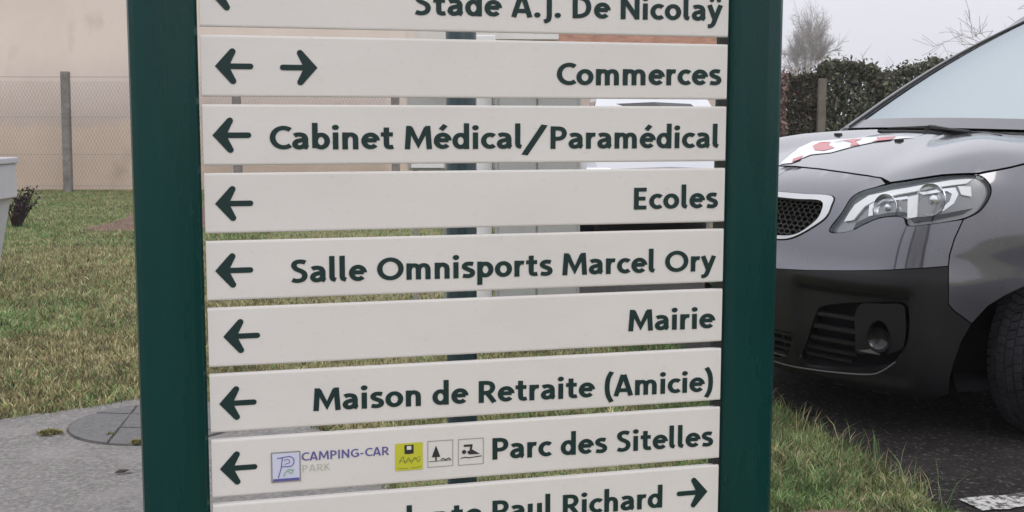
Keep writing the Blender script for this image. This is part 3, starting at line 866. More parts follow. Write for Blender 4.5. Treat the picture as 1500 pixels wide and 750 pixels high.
# lower grille with bars
LG = LOWG + mir(LOWG)[::-1][1:-1]
skin('lower_grille', LG, M['dark'], van, -.05, rim=0, res=.06)
for tt, sw in ((2.02, .34), (1.75, .325), (1.48, .305), (1.22, .285)):
    skin('slat', [(-sw, tt - .05), (sw, tt - .05), (sw, tt + .05), (-sw, tt + .05)], M['bumper'], van, -.006, rim=.022, res=.06)
for yy in (-.25, -.12, 0, .12, .25):
    skin('slat', [(yy - .006, 1.05), (yy + .006, 1.05), (yy + .006, 2.12), (yy - .006, 2.12)], M['bumper'], van, -.012, rim=.02, res=.1)
pl = skin('number_plate', [(-.215, 2.75), (.215, 2.75), (.215, 3.75), (-.215, 3.75)], M['film'], van, .012, rim=.012, res=.06)
# dark inner shell just under the panels, open at the wheel arches
vs = []; NS, NT = 170, 26; fs = []
smax = 5.95
for i in range(NS + 1):
    s = -smax + 2 * smax * i / NS
    for j in range(NT + 1):
        t = 13 * j / NT
        p, n = Sn(S, s, min(t, 12.9))
        ins_ = .014 if t < 8.6 else .010
        vs.append(p - n * ins_ if t < 12 else p - Vector((0, 0, .03)))
def inarch(p): return (math.hypot((p.x - WX) / .62, (p.z - WZ) / .44) < 1 or math.hypot((p.x + 3.96) / .47, (p.z - WZ) / .45) < 1 or (p.z < WZ and (abs(p.x - WX) < .62 or abs(p.x + 3.96) < .47))) and abs(p.y) > .5
def infog(s, t): return (.31 < abs(s) < .88 and .7 < t < 3.6) or (abs(s) < .36 and .8 < t < 2.3) or (abs(s) < .50 and 5.4 < t < 7.8) or (.46 < abs(s) < 1.13 and 6.0 < t < 8.4)
for i in range(NS):
    for j in range(NT):
        q = [i * (NT + 1) + j, (i + 1) * (NT + 1) + j, (i + 1) * (NT + 1) + j + 1, i * (NT + 1) + j + 1]
        c = (vs[q[0]] + vs[q[2]]) / 2
        s = -smax + 2 * smax * (i + .5) / NS
        if inarch(c) or (c.x < -1.35 and j > NT * 9.2 / 13) or infog(s, 13 * (j + .5) / NT): continue
        fs.append(tuple(q))
MB().add(vs, fs).build('inner_shell', M['dark'], van)
MB().box(-4.85, -.35, -.78, .78, .20, .24).box(-4.85, -1.5, -.86, .86, .24, .5).box(-1.2, -.25, -.62, .62, .24, .8).build('floor_pan', M['dark'], van)
# wheel wells
for cx in (WX, -3.96):
    for sg in (1, -1):
        mb = MB(); vs = []
        nA = 20
        for i in range(nA + 1):
            a = PI * (-.12 + 1.24 * i / nA)
            x, z = cx + (.57 if cx > -2 else .45) * math.cos(a), WZ + .43 * math.sin(a)
            yo = min(.935, plan(s_of_x(x))[1] - .035); vs += [(x, sg * yo, z), (x, sg * .55, z), ]
        mb.add(vs, [(2 * i, 2 * i + 1, 2 * i + 3, 2 * i + 2) for i in range(nA)])
        mb.add([(vs[2 * i + 1]) for i in range(nA + 1)], [tuple(range(nA + 1))])
        mb.build('wheel_well', M['dark'], van)
# wheels
def wheel(x, y, steer, sg):
    tp = [(.215, .055), (.225, .095), (.27, .112), (.315, .108), (.334, .094), (.341, .080), (.343, .05), (.343, 0)]
    prof = [(r, -h) for r, h in tp] + [(r, h) for r, h in tp[::-1]][1:]
    prof = [(r, h) for r, h in prof]
    e = bpy.data.objects.new('wheel', None); COL.objects.link(e); e.parent = van; e.empty_display_size = .1
    e.location = (x, y, WZ); e.rotation_euler = (0, 0, steer)
    ty = MB().lathe(prof, 64).build('tyre', M['tyre'], e, smooth=True, angle=60, recalc=True)
    tb = MB()                                  # tread blocks between the grooves
    for row, (h0, h1, ph, sk) in enumerate([(-.099, -.062, 0, .018), (-.054, -.022, .5, -.012), (-.014, .014, .2, .012), (.022, .054, .7, .012), (.062, .099, .3, -.018)]):
        N = 64
        for k in range(N):
            a0 = 2 * PI * (k + ph) / N; a1 = a0 + 2 * PI / N * .80
            r0 = .338 if abs(h0 + h1) > .12 else .343
            r1 = (.3505, .3505) if row in (1, 2, 3) else ((.343, .3495) if row == 0 else (.3495, .343))
            q = []
            for rr in (0, 1):
                for a, h, o in ((a0, h0, -sk), (a1, h0, -sk), (a1, h1, sk), (a0, h1, sk)):
                    r_ = (r0 - .006) if rr == 0 else (r1[0] if h == h0 else r1[1])
                    aa = a + o
                    q.append((r_ * math.cos(aa), h, r_ * math.sin(aa)))
            tb.add(q, [(4, 5, 6, 7), (0, 1, 5, 4), (1, 2, 6, 5), (2, 3, 7, 6), (3, 0, 4, 7)])
    tr = tb.build('tread', M['tyre'], e, recalc=False)
    tag(tr, kind='stuff')
    o = sg
    rb = MB().lathe([(.212, .10 * -o), (.222, .088 * o), (.215, .10 * o), (.203, .095 * o), (.195, .07 * o), (.19, -.05 * o)], 40)
    rb.build('rim', M['rim'], e, smooth=True, recalc=True)
    cp = MB().lathe([(.0, .072 * o), (.05, .074 * o), (.07, .062 * o), (.17, .055 * o), (.203, .082 * o)], 40).build('hub_cap', M['rim'], e, smooth=True, recalc=True)
    for k in range(5):
        a = 2 * PI * k / 5
        MB().tube([(.06 * math.cos(a), .075 * o, .06 * math.sin(a)), (.195 * math.cos(a), .088 * o, .195 * math.sin(a))], [.026, .020], 6).build('spoke', M['rim'], e, smooth=True)
wheel(WX, .80, R(15), 1); wheel(WX, -.805, R(12), -1); wheel(-3.96, .805, 0, 1); wheel(-3.96, -.805, 0, -1)
# windscreen, pillars, roof, side glass
def W(p, q):
    bx, by, bz = -.86 - .16 * p * p, .80 * p, 1.195 - .01 * p * p
    tx, ty, tz = -1.95 - .13 * p * p, .64 * p, 1.83 - .05 * p * p
    b = math.sin(PI * q) * .035
    return (bx + (tx - bx) * q + b * .4, by + (ty - by) * q, bz + (tz - bz) * q + b)
skin('windscreen', [(-.975, .0), (.975, .0), (.975, 1), (-.975, 1)], M['glass'], van, 0, rim=0, res=.08, fn=W, ts=1.1)
skin('windscreen_border', [(-.99, .0), (.99, .0), (.99, .058), (-.99, .058)], M['footgrey'], van, .002, rim=0, res=.06, fn=W, ts=1.1)
for sg in (1, -1):
    pts = [Vector(W(sg * 1.0, q / 16)) + Vector((0, sg * .018, -.006)) for q in range(-1, 17)]
    MB().tube(pts, .020, 10).build('windscreen_pillar', M['paint'], van, smooth=True)
    pts = [Vector(W(sg * .975, q / 16)) + Vector((0.004, sg * .0, .008)) for q in range(0, 17)]
    MB().tube(pts, .006, 6).build('windscreen_seal', M['black'], van, smooth=True)
    # black triangle at the pillar foot
    MB().tube([W(sg * 1.0, -.02), Vector(W(sg * .95, -.01)) + Vector((.02, 0, -.02)), Vector(W(sg * .80, 0)) + Vector((.05, 0, -.03))], [.02, .018, .008], 8).build('pillar_foot', M['black'], van, smooth=True)
BK = [(.925, 1.12), (.905, 1.22), (.86, 1.48), (.80, 1.68), (.745, 1.79), (.66, 1.86), (.45, 1.895), (0, 1.91)]
def B(x, k):
    y, z = cr(BK, abs(k))
    f = sm(-2.6, -1.6, x); z2 = 1.12 + (z - 1.12) * (1 - .045 * f)
    r = sm(-4.5, -4.93, x)
    return (x, (y - .02 * r) * (1 if k >= 0 else -1), z2 - .05 * r * max(0, (z - 1.5)))
for sg in (1, -1):
    Bs = (lambda x, k: B(x, k)) if sg > 0 else (lambda x, k: (lambda q: (q[0], -q[1], q[2]))(B(x, k)))
    fr = [(-1.08, .05), (-1.92, 3.2), (-2.08, 4.4), (-2.08, 5.0), (-4.93, 5.0), (-4.93, .0), (-1.08, .0)]
    wins = [[(-1.22, .28), (-1.95, 2.9), (-2.25, 3.3), (-2.30, .28)], [(-2.42, .28), (-2.42, 3.3), (-3.45, 3.3), (-3.45, .28)], [(-3.57, .28), (-3.57, 3.3), (-4.70, 3.2), (-4.78, .28)]]
    skin('upper_side', fr, M['paint'], van, 0, rim=.012, res=.1, fn=Bs, ts=.12, holes=wins)
    for w_ in wins: skin('side_window', w_, M['darkglass'], van, -.004, rim=0, res=.1, inset=-.004, fn=Bs, ts=.12)
    vs = []
    for q in range(17):
        f = q / 16
        a = Vector(W(sg * 1.0, f)) + Vector((0, sg * .012, -.01))
        b = Vector(Bs(-1.08 + (-1.92 + 1.08) * min(1, f * 1.15) if f < .87 else -1.92 - .16 * (f - .87) / .13, .0 + 3.2 * min(1, f * 1.15) if f < .87 else 3.2 + 1.2 * (f - .87) / .13))
        vs += [a, b]
    vs += [Vector(W(sg * 1.0, 0)) + Vector((-.02, sg * .03, -.06)), Vector(Bs(-1.30, 0.0)) + Vector((0, 0, -.01))]
    MB().add(vs, [(2 * i, 2 * i + 1, 2 * i + 3, 2 * i + 2) for i in range(16)] + [(0, 1, 35, 34)]).build('quarter_panel', M['paint'], van, smooth=True, angle=60)
vs = []; fs = []
secs = [[Vector(W(p, 1)) for p in (-1, -.8, -.5, -.2, 0, .2, .5, .8, 1)]]
for x in (-2.15, -2.5, -3.2, -4.0, -4.6, -4.93):
    secs.append([Vector(B(x, k)) if k >= 0 else Vector(B(x, k)) for k in (-4.6, -5, -6, -6.6, -7, 6.6, 6, 5, 4.6)])
for sct in secs: vs += sct
for i in range(len(secs) - 1):
    for j in range(8): fs.append((i * 9 + j, i * 9 + j + 1, (i + 1) * 9 + j + 1, (i + 1) * 9 + j))
MB().add(vs, fs).build('roof', M['paint'], van, smooth=True, angle=60, recalc=True)
bk = [B(-4.93, k / 2) for k in range(0, 15)] + [B(-4.93, -k / 2) for k in range(13, -1, -1)]
MB().add(bk, [tuple(range(len(bk)))]).build('tailgate', M['paint'], van)
MB().add([(-4.94, y, z) for y, z in ((-.72, 1.2), (.72, 1.2), (.64, 1.72), (-.64, 1.72))], [(0, 1, 2, 3)]).build('rear_window', M['darkglass'], van)
MB().box(-1.35, -1.05, -.74, .74, .95, 1.13).build('dashboard', M['dark'], van, bevel=.04)
for yy in (-.38, .38):
    MB().box(-2.1, -1.98, yy - .24, yy + .24, .7, 1.35).box(-2.1, -1.6, yy - .24, yy + .24, .7, .85).build('seat', M['dark'], van, bevel=.05)
    MB().box(-2.1, -2.0, yy - .12, yy + .12, 1.37, 1.55).build('headrest', M['dark'], van, bevel=.03)
for sg in (1, -1):
    MB().box(-1.92, -1.74, sg * 1.06 - .10, sg * 1.06 + .10, 1.16, 1.40).build('mirror', M['black'], van, bevel=.04)
# cowl and wipers
MB().tube([Vector(W(p / 10, 0)) + Vector((.014, 0, -.024)) for p in range(-10, 11)], .014, 8).build('cowl', M['black'], van, smooth=True)
def onskin(pts, lift):
    out = []
    for s, t in pts:
        p, n = Sn(S, s, t); out.append(p + Vector((0, 0, lift)))
    return out
wa = [Vector(q) for q in [(-.872, -.27, 1.192), (-.868, -.12, 1.194), (-.866, 0, 1.196), (-.865, .08, 1.198)]]
wb = [Vector(q) for q in [(-.865, .06, 1.198), (-.81, .25, 1.190), (-.765, .43, 1.183)]]
wc = [Vector(q) for q in [(-.865, .04, 1.198), (-.81, .32, 1.182), (-.775, .60, 1.168)]]
MB().tube(wa, [.004, .007, .009, .010], 6).build('wiper_blade', M['black'], van)
MB().tube(wb, [.010, .007, .006], 6).build('wiper_blade', M['black'], van)
MB().tube(wc, [.012, .008, .006], 6).build('wiper_arm', M['black'], van)
MB().lathe([(.0, .022), (.020, .018), (.022, 0)], 14, 'Z').build('wiper_pivot', M['black'], van, smooth=True).location = wc[0] - Vector((0, 0, .012))

# ------------------------------------------------------------------ ground
def setting(o): return tag(o, kind='structure')
def disc(n, r): return [(r * math.cos(2 * PI * i / n), r * math.sin(2 * PI * i / n)) for i in range(n)]
def sheet(name, poly, z, m, holes=(), grid=None, bump=0.0, thick=0.0):
    inner = []
    if grid:
        xs = [p[0] for p in poly]; ys = [p[1] for p in poly]
        y = min(ys)
        while y < max(ys):
            x = min(xs)
            while x < max(xs):
                if pin(x, y, poly) and edge_d(x, y, poly) > grid * .4: inner.append((x, y))
                x += grid
            y += grid
    v, f = cdt([poly], holes, inner)
    vs = [(x, y, z + (bump * noise.noise(Vector((x * 1.7, y * 1.7, 3))) if bump else 0)) for x, y in v]
    fs = [t if (Vector(vs[t[1]]) - Vector(vs[t[0]])).cross(Vector(vs[t[2]]) - Vector(vs[t[0]])).z > 0 else t[::-1] for t in f]
    return MB().add(vs, fs).build(name, m, smooth=True, angle=180)
K = .9735
PAVE = [(-30, -12), (-30, -6), (-9, 1.2), (-6.0, 2.85), (-4.2, 3.85), (-3.1, 4.45), (-2.159, 4.98), (-1.92, 5.16), (-1.69, 5.36), (-1.381, 5.343), (-1.034, 5.142), (-.837, 4.931), (-.601, 4.537), (-.459, 4.182), (-.33, 3.808), (-.22, 3.2), (-.20, 2.6), (-.25, 1.5), (-.3, -12)]
PAVE = [(x * K, y * K) for x, y in PAVE]
rr = random.Random(3)
def rough_edge(poly, a, b, step=.06, amp=.018):
    """small irregular bites along part of an outline"""
    out = []
    for i in range(len(poly)):
        p, q = poly[i], poly[(i + 1) % len(poly)]
        out.append(p)
        if a <= i < b:
            n = int(math.dist(p, q) / step)
            for k in range(1, n):
                f = k / n
                out.append((p[0] + (q[0] - p[0]) * f + rr.uniform(-amp, amp), p[1] + (q[1] - p[1]) * f + rr.uniform(-amp, amp)))
    return out
PAVE = rough_edge(PAVE, 4, 15)
ASPH = [(40, -12), (2.4, -12), (2.0, 1.0), (1.68, 2.6), (1.42, 3.817), (1.314, 4.548), (1.154, 5.206), (1.114, 5.539), (.917, 6.674), (.527, 8.406), (.25, 10.5), (.1, 13), (0, 17), (.1, 18.6), (3, 18.9), (9, 18.9), (40, 18.9)]
ASPH = [(x * K, y * K) for x, y in ASPH]
ASPH = rough_edge(ASPH, 2, 10)
setting(sheet('lawn', [(-260, -120), (260, -120), (260, 420), (-260, 420)], 0, M['soil']))
setting(sheet('pavement', PAVE, .008, M['pavement']))
setting(sheet('road', ASPH, .006, M['asphalt']))
blob = [(-5.2 + 1.0 * math.cos(a) * (1 + .25 * math.sin(3 * a + 1)), 14.1 + 1.5 * math.sin(a) * (1 + .2 * math.cos(2 * a))) for a in [2 * PI * i / 40 for i in range(40)]]
EARTH1 = [(-4.0 + (x + 5.2) * 1.0, 15.0 + (y - 14.1) * 1.55) for x, y in blob]
setting(sheet('bare_earth', EARTH1, .006, M['earth']))
EARTH2 = [(1.0 + .22 * math.cos(a) * (1 + .3 * math.sin(3 * a)), 3.55 + .17 * math.sin(a)) for a in [2 * PI * i / 24 for i in range(24)]]
setting(sheet('bare_earth', EARTH2, .005, M['earth']))
# worn line on the road
ux, uy = .956, .292
def band(x, y, l0, l1, w): return [(x + ux * l0, y + uy * l0), (x + ux * l1, y + uy * l1), (x + ux * l1 + uy * w, y + uy * l1 - ux * w), (x + ux * l0 + uy * w, y + uy * l0 - ux * w)]
setting(sheet('road_marking', rough_edge(band(1.447, 3.812, .0, 4.5, .12), 0, 4, .04, .012), .0115, M['linepaint']))

# ------------------------------------------------------------------ round cover in the pavement
cx, cy, cr_ = -1.435, 4.79, .335
cover = thing('manhole_cover', 'round infilled manhole cover set in the pavement at the lawn edge', 'manhole cover', (cx, cy, .006))
MB().prism(disc(48, cr_ + .008), 0, .0035).build('joint_ring', M['joint'], cover)
def sector(a0, a1, r0, r1, n=14):
    return [(r1 * math.cos(a0 + (a1 - a0) * i / n), r1 * math.sin(a0 + (a1 - a0) * i / n)) for i in range(n + 1)] + ([(r0 * math.cos(a0 + (a1 - a0) * i / n), r0 * math.sin(a0 + (a1 - a0) * i / n)) for i in range(n, -1, -1)] if r0 > 0 else [(0, 0)])
for q in range(4):
    a0 = R(35) + q * PI / 2
    g = .006
    w = Vector((math.cos(a0 + PI / 4), math.sin(a0 + PI / 4))) * g * 1.4
    pass

def clip(poly, a, b, c):
    out = []
    for i, p in enumerate(poly):
        q = poly[(i + 1) % len(poly)]
        dp = a * p[0] + b * p[1] - c; dq = a * q[0] + b * q[1] - c
        if dp <= 0: out.append(p)
        if dp * dq < 0:
            f = dp / (dp - dq); out.append((p[0] + (q[0] - p[0]) * f, p[1] + (q[1] - p[1]) * f))
    return out
gg = .005
for ix, (xa, xb) in enumerate(((-1, -.13), (-.13, .12), (.12, 1))):
    for iy, (ya, yb) in enumerate(((-1, -.10), (-.10, .12), (.12, 1))):
        pc = disc(64, cr_ - .002 + rr.uniform(-.003, .003))
        for a, b, c in ((1, .12, xb - gg), (-1, -.12, -xa - gg), (.1, 1, yb - gg), (-.1, -1, -ya - gg)): pc = clip(pc, a, b, c)
        if len(pc) > 3: MB().prism(pc, .001, .007 + rr.uniform(0, .003)).build('infill_slab', M['cover'], cover, bevel=.0015)

# ------------------------------------------------------------------ grass
def patch(x, y):
    n = noise.noise(Vector((x * .9, y * .55, 1.3))) + .5 * noise.noise(Vector((x * 3.1, y * 2.2, 8)))
    return n
GREEN = [(.12, .21, .075), (.16, .265, .10), (.22, .31, .135), (.08, .135, .05)]
DRY = [(.33, .29, .155), (.25, .225, .115), (.42, .38, .23), (.17, .145, .075)]
def blades(name, spots, hmin, hmax, wid, greenness, seed, label, cat, lean=.6):
    rg = random.Random(seed)
    mb = MB(); V = mb.v; F = mb.f; C = mb.c
    for x, y, s in spots:
        a = rg.uniform(0, 2 * PI); h = rg.uniform(hmin, hmax) * s; w = wid * rg.uniform(.7, 1.3)
        la = rg.uniform(0, 2 * PI); ll = h * rg.uniform(.15, lean)
        dx, dy = math.cos(a) * w / 2, math.sin(a) * w / 2
        lx, ly = math.cos(la) * ll, math.sin(la) * ll
        b = len(V)
        V += [(x - dx, y - dy, 0), (x + dx, y + dy, 0), (x + dx * .7 + lx * .4, y + dy * .7 + ly * .4, h * .6), (x - dx * .7 + lx * .4, y - dy * .7 + ly * .4, h * .6), (x + lx, y + ly, h * .95)]
        F += [(b, b + 1, b + 2, b + 3), (b + 3, b + 2, b + 4)]
        g = greenness(x, y)
        c = rg.choice(GREEN) if rg.random() < g else rg.choice(DRY)
        k = rg.uniform(.6, 1.25) * (1 + .8 * noise.noise(Vector((x * 15, y * 9, 2)))) * (1 + .35 * noise.noise(Vector((x * 4, y * 2.2, 6))))
        c = (c[0] * k, c[1] * k, c[2] * k)
        C += [c, c]
    o = mb.build(name, M['grass'])
    tag(o, label, cat, kind='stuff')
    return o
rg = random.Random(11)
def free(x, y, m=0): return not pin(x, y, PAVE) and not pin(x, y, ASPH)
sp = []
# verge between pavement and road (long lush grass)
for _ in range(210000):
    y = 3.2 + 5.5 * rg.random() ** 1.6; x = rg.uniform(-.5, 1.6)
    if x < .6 and rg.random() < .72: continue
    if free(x, y) and (y < 6 or rg.random() < .6):
        if pin(x, y, EARTH2) and rg.random() < .85: continue
        e = min(1.0, .55 + .9 * max(0, .5 + noise.noise(Vector((x * 2.3, y * 2.3, 0)))))
        f = 1.0 if x > .5 else .6
        sp.append((x, y, e * f * (.6 if y < 3.9 else 1)))
def gv(x, y): return max(.2, min(.95, .72 + .9 * patch(x, y) + .25 * (y - 4.4)))
blades('verge_grass', sp, .018, .058, .0034, gv, 5, 'long green and straw grass on the verge beside the van', 'grass', 1.3)
# tall wisps at the verge edge
sp = []
E_ = [(1.42, 3.817), (1.314, 4.548), (1.154, 5.206), (1.114, 5.539)]
for _ in range(420):
    i = rg.randrange(3); f = rg.random()
    x = (E_[i][0] + (E_[i + 1][0] - E_[i][0]) * f) * K - rg.uniform(-.03, .12); y = (E_[i][1] + (E_[i + 1][1] - E_[i][1]) * f) * K
    sp.append((x, y, rg.uniform(.6, 1.2)))
blades('edge_wisps', sp, .05, .125, .003, lambda x, y: .35, 6, 'pale tall grass wisps along the edge of the dark asphalt', 'grass', 1.0)
# lawn to the left
sp = []
for _ in range(190000):
    t = rg.random(); y = (2.1 + (4.52 - 2.1) * t) ** 2
    x = y * (rg.uniform(-.56, -.2) if rg.random() < .75 else rg.uniform(-.2, .12))
    if not free(x, y) or y > 20.4: continue
    if pin(x, y, EARTH1) and rg.random() < .84: continue
    sp.append((x, y, 1.0))
def gl(x, y):
    g = .22 + .28 * patch(x, y) + .35 * noise.noise(Vector((x * 2.2, y * 1.5, 9)))
    if y > 11.5: g += .45
    g += .75 * max(0, 1 - math.hypot(x + 3.25, (y - 7.35) * .75) / .75)
    return max(.06, min(.95, g))
blades('lawn_grass', sp, .014, .042, .0065, gl, 7, 'short patchy green and yellowed lawn grass in front of the house wall', 'grass', 1.2)
# fringe that hangs over the pavement edge and tufts round the cover
sp = []
for i in range(len(PAVE) - 1):
    p, q = PAVE[i], PAVE[i + 1]
    if not (-3.6 < p[0] < 0 and p[1] > 2.4): continue
    for _ in range(int(math.dist(p, q) * 420)):
        f = rg.random()
        sp.append((p[0] + (q[0] - p[0]) * f + rg.uniform(-.03, .03), p[1] + (q[1] - p[1]) * f + rg.uniform(-.02, .04), rg.uniform(.6, 1.2)))
blades('edge_fringe', sp, .02, .05, .005, lambda x, y: .45, 8, 'ragged grass fringe along the pavement edge', 'grass', 1.3)
def tuft(x, y, rx, ry, n, label, h=.03):
    s = []
    for _ in range(n):
        a = rg.uniform(0, 2 * PI); r = rg.random() ** .6 * (.7 + .5 * noise.noise(Vector((math.cos(a) * 2, math.sin(a) * 2, x))))
        s.append((x + rx * r * math.cos(a), y + ry * r * math.sin(a), 1))
    MBo = []
    mb = MB()
    for px, py, _ in s:
        a = rg.uniform(0, 2 * PI); hh = rg.uniform(.15, .7) * h * max(.2, 1 - (((px - x) / rx) ** 2 + ((py - y) / ry) ** 2)); w = .0035
        dx, dy = math.cos(a) * w, math.sin(a) * w
        c = rg.choice([(.27, .25, .10), (.20, .20, .08), (.33, .30, .14), (.12, .12, .05), (.15, .12, .07)])
        mb.add([(px - dx - x, py - dy - y, 0), (px + dx - x, py + dy - y, 0), (px + dy * 3 - x, py - dx * 3 - y, hh)], [(0, 1, 2)], c)
    o = mb.build('moss_tuft', M['grass'])
    o.location = (x, y, .012)
    return tag(o, label, 'moss tuft', 'yellow moss tufts round the cover')
tuft(-1.80, 4.62, .075, .05, 420, 'yellow moss tuft at the left rim of the round cover')
tuft(-1.40, 4.475, .07, .03, 380, 'yellow moss tuft at the near rim of the round cover')
tuft(-1.56, 4.60, .02, .03, 90, 'tiny moss speck in the joint of the round cover', .02)
lf = MB()
lf.add([(-.035, 0, .004), (-.015, -.012, .010), (.02, -.010, .014), (.036, .004, .006), (.012, .012, .010), (-.016, .012, .013), (0, 0, .004)], [(0, 1, 6, 5), (1, 2, 6), (2, 3, 4, 6), (4, 5, 6)])
o = lf.build('dead_leaf', M['dryleaf']); o.location = (-1.343, 4.09, .009); o.rotation_euler = (0, 0, .4)
tag(o, 'dark dead leaf lying on the pavement by the green post', 'leaf')

# ------------------------------------------------------------------ house with the long blank wall
house = thing('house', 'beige rendered house with a long blank wall behind the wire fence', 'house', (-8, 20.9, 0))
WX1 = 8 - 1.83
MB().box(-9, WX1, 0, .3, -.1, 4.6).box(WX1 - .3, WX1, .302, 8, -.1, 4.6).box(-9, -8.7, .302, 8, -.1, 4.6).box(-8.698, WX1 - .302, 7.7, 8, -.1, 4.6).build('wall', M['render'], house)
rf = MB().add([(-9.4, -.4, 4.6), (WX1 + .4, -.4, 4.6), (WX1 + .4, 4, 6.6), (-9.4, 4, 6.6), (-9.4, 8.4, 4.6), (WX1 + .4, 8.4, 4.6)], [(0, 1, 2, 3), (3, 2, 5, 4), (0, 3, 4), (1, 5, 2), (0, 4, 5, 1)])
rf.build('roof', M['tile'], house)
MB().box(-9.4, WX1 + .4, -.52, -.40, 4.5, 4.6).build('gutter', M['white'], house)
# garage annex with white fascia
gar = thing('garage', 'low garage with white fascia and grey-green door beside the beige house', 'garage', (-1.8, 23.5, 0))
MB().box(0.0, 2.6, 0, 5, -.1, 2.72).build('wall', M['render'], gar)
MB().box(-.12, 2.68, -.14, 5.1, 2.722, 2.95).build('fascia', M['white'], gar, bevel=.01)
MB().box(.12, 2.1, -.04, -.003, .0, 2.25).build('door', M['garage'], gar)
dd = gar.children[-1]
for k in range(9): MB().box(.14, 2.08, -.052, -.041, .03 + k * .245, .25 + k * .245).build('panel', M['garage'], dd, bevel=.004)
# house with tiled roof, further back
h2 = thing('tiled_house', 'cream house with brown tiled roof glimpsed through the top gap', 'house', (1.05, 29, 0))
MB().box(0, 4.7, 0, 7, -.1, 2.9).build('wall', M['render'], h2)
MB().add([(-.4, -.5, 2.85), (4.95, -.5, 2.85), (4.5, 3.5, 4.4), (.1, 3.5, 4.4), (-.4, 7.4, 2.85), (4.95, 7.4, 2.85)], [(0, 1, 2, 3), (3, 2, 5, 4), (0, 3, 4), (1, 5, 2), (0, 4, 5, 1)]).build('roof', M['tile'], h2)
MB().box(-.4, 4.95, -.6, -.502, 2.78, 2.86).build('gutter', M['white'], h2)
w_ = MB().box(1.2, 2.2, -.04, -.003, 1.0, 2.1).build('window', M['white'], h2); MB().box(1.28, 2.12, -.048, -.041, 1.08, 2.02).build('pane', M['darkglass'], w_)

# ------------------------------------------------------------------ chain-link fence with concrete posts
FY = 20.25
fx0, fx1 = -14.2, -2.05
fence = thing('chain_link_fence', 'chain-link wire fence on grey concrete posts in front of the beige wall', 'fence', (0, FY, 0))
mb = MB(); cell = .056; r_ = .0021; top = 1.90
n = int((fx1 - fx0) / cell); m_ = int(top / (cell))
for k in range(n):
    for d in (1, -1):
        x0 = fx0 + k * cell
        vs = []; fs = []
        for j in range(m_ + 1):
            x = x0 + (cell / 2 if (j % 2) else 0) * 1 if d > 0 else x0 + cell - (cell / 2 if (j % 2) else 0)
            z = .02 + j * cell * .98; y = .003 * (1 if d > 0 else -1)
            vs += [(x - r_, y, z), (x + r_, y, z), (x, y - r_ * 1.6, z)]
        for j in range(m_):
            b = 3 * j
            fs += [(b, b + 2, b + 5, b + 3), (b + 2, b + 1, b + 4, b + 5)]
        mb.add(vs, fs)
tag(mb.build('wire_mesh', M['wire'], fence), kind='stuff')
for z in (.10, .62, 1.24, 1.90):
    MB().tube([(fx0, -.008, z), (fx1, -.008, z)], .004 if z < 1.8 else .0055, 5).build('tension_wire', M['wire'], fence)
def cpost(x, y, h, parent=None, tilt=0):
    o = MB().prism([(-.065, -.06), (.065, -.06), (.065, .06), (-.065, .06)], -.05, h).build('post', M['concrete'], parent, bevel=.012)
    o.location = (x, y, 0); o.rotation_euler = (0, tilt, 0)
    return o
for x, h in ((-10.5, 1.98), (-7.38, 1.985), (-4.55, 1.98), (-1.93, 1.98), (-13.4, 1.98)): cpost(x, -.10, h, fence, .012 if x == -7.38 else 0)

# ------------------------------------------------------------------ things seen through the gaps
gp = thing('gate_pillar', 'pale concrete gate pillar left of the grey cabinet behind the sign', 'pillar', (-.16, 6.55, 0))
MB().prism([(-.055, -.06), (.055, -.06), (.055, .06), (-.055, .06)], 0, 1.62).build('shaft', M['white'], gp, bevel=.006)
MB().prism([(-.07, -.075), (.07, -.075), (.07, .075), (-.07, .075)], 1.621, 1.67).build('cap', M['white'], gp, bevel=.006)
cb = thing('utility_cabinet', 'tall grey utility cabinet standing on the verge behind the sign', 'cabinet', (.135, 6.5, 0))
MB().prism([(-.235, -.12), (.235, -.12), (.235, .18), (-.235, .18)], .0, .10).build('plinth', M['concrete'], cb)
MB().prism([(-.225, -.11), (.225, -.11), (.225, .17), (-.225, .17)], .101, 1.45).build('body', M['cabinet'], cb, bevel=.008)
MB().box(-.205, -.01, -.122, -.111, .14, 1.41).build('door', M['cabinet'], cb, bevel=.003)
MB().box(.0, .205, -.122, -.111, .14, 1.41).build('door', M['cabinet'], cb, bevel=.003)
MB().box(-.25, .25, -.14, .20, 1.452, 1.50).build('lid', M['cabinet'], cb, bevel=.01)
MB().box(-.03, -.018, -.14, -.1225, .75, .87).build('handle', M['black'], cb)
mbx = thing('meter_box', 'pale grey meter box on two legs left of the gate pillar behind the sign', 'meter box', (-.40, 6.75, 0))
MB().box(-.17, .05, -.12, .10, .95, 1.60).build('housing', M['cabinet'], mbx, bevel=.01)
MB().box(-.15, .03, -.132, -.121, .965, 1.04).build('nameplate', M['white'], mbx)
for x in (-.14, .03): MB().box(x - .012, x + .012, -.02, .02, 0, .949).build('leg', M['garage'], mbx)

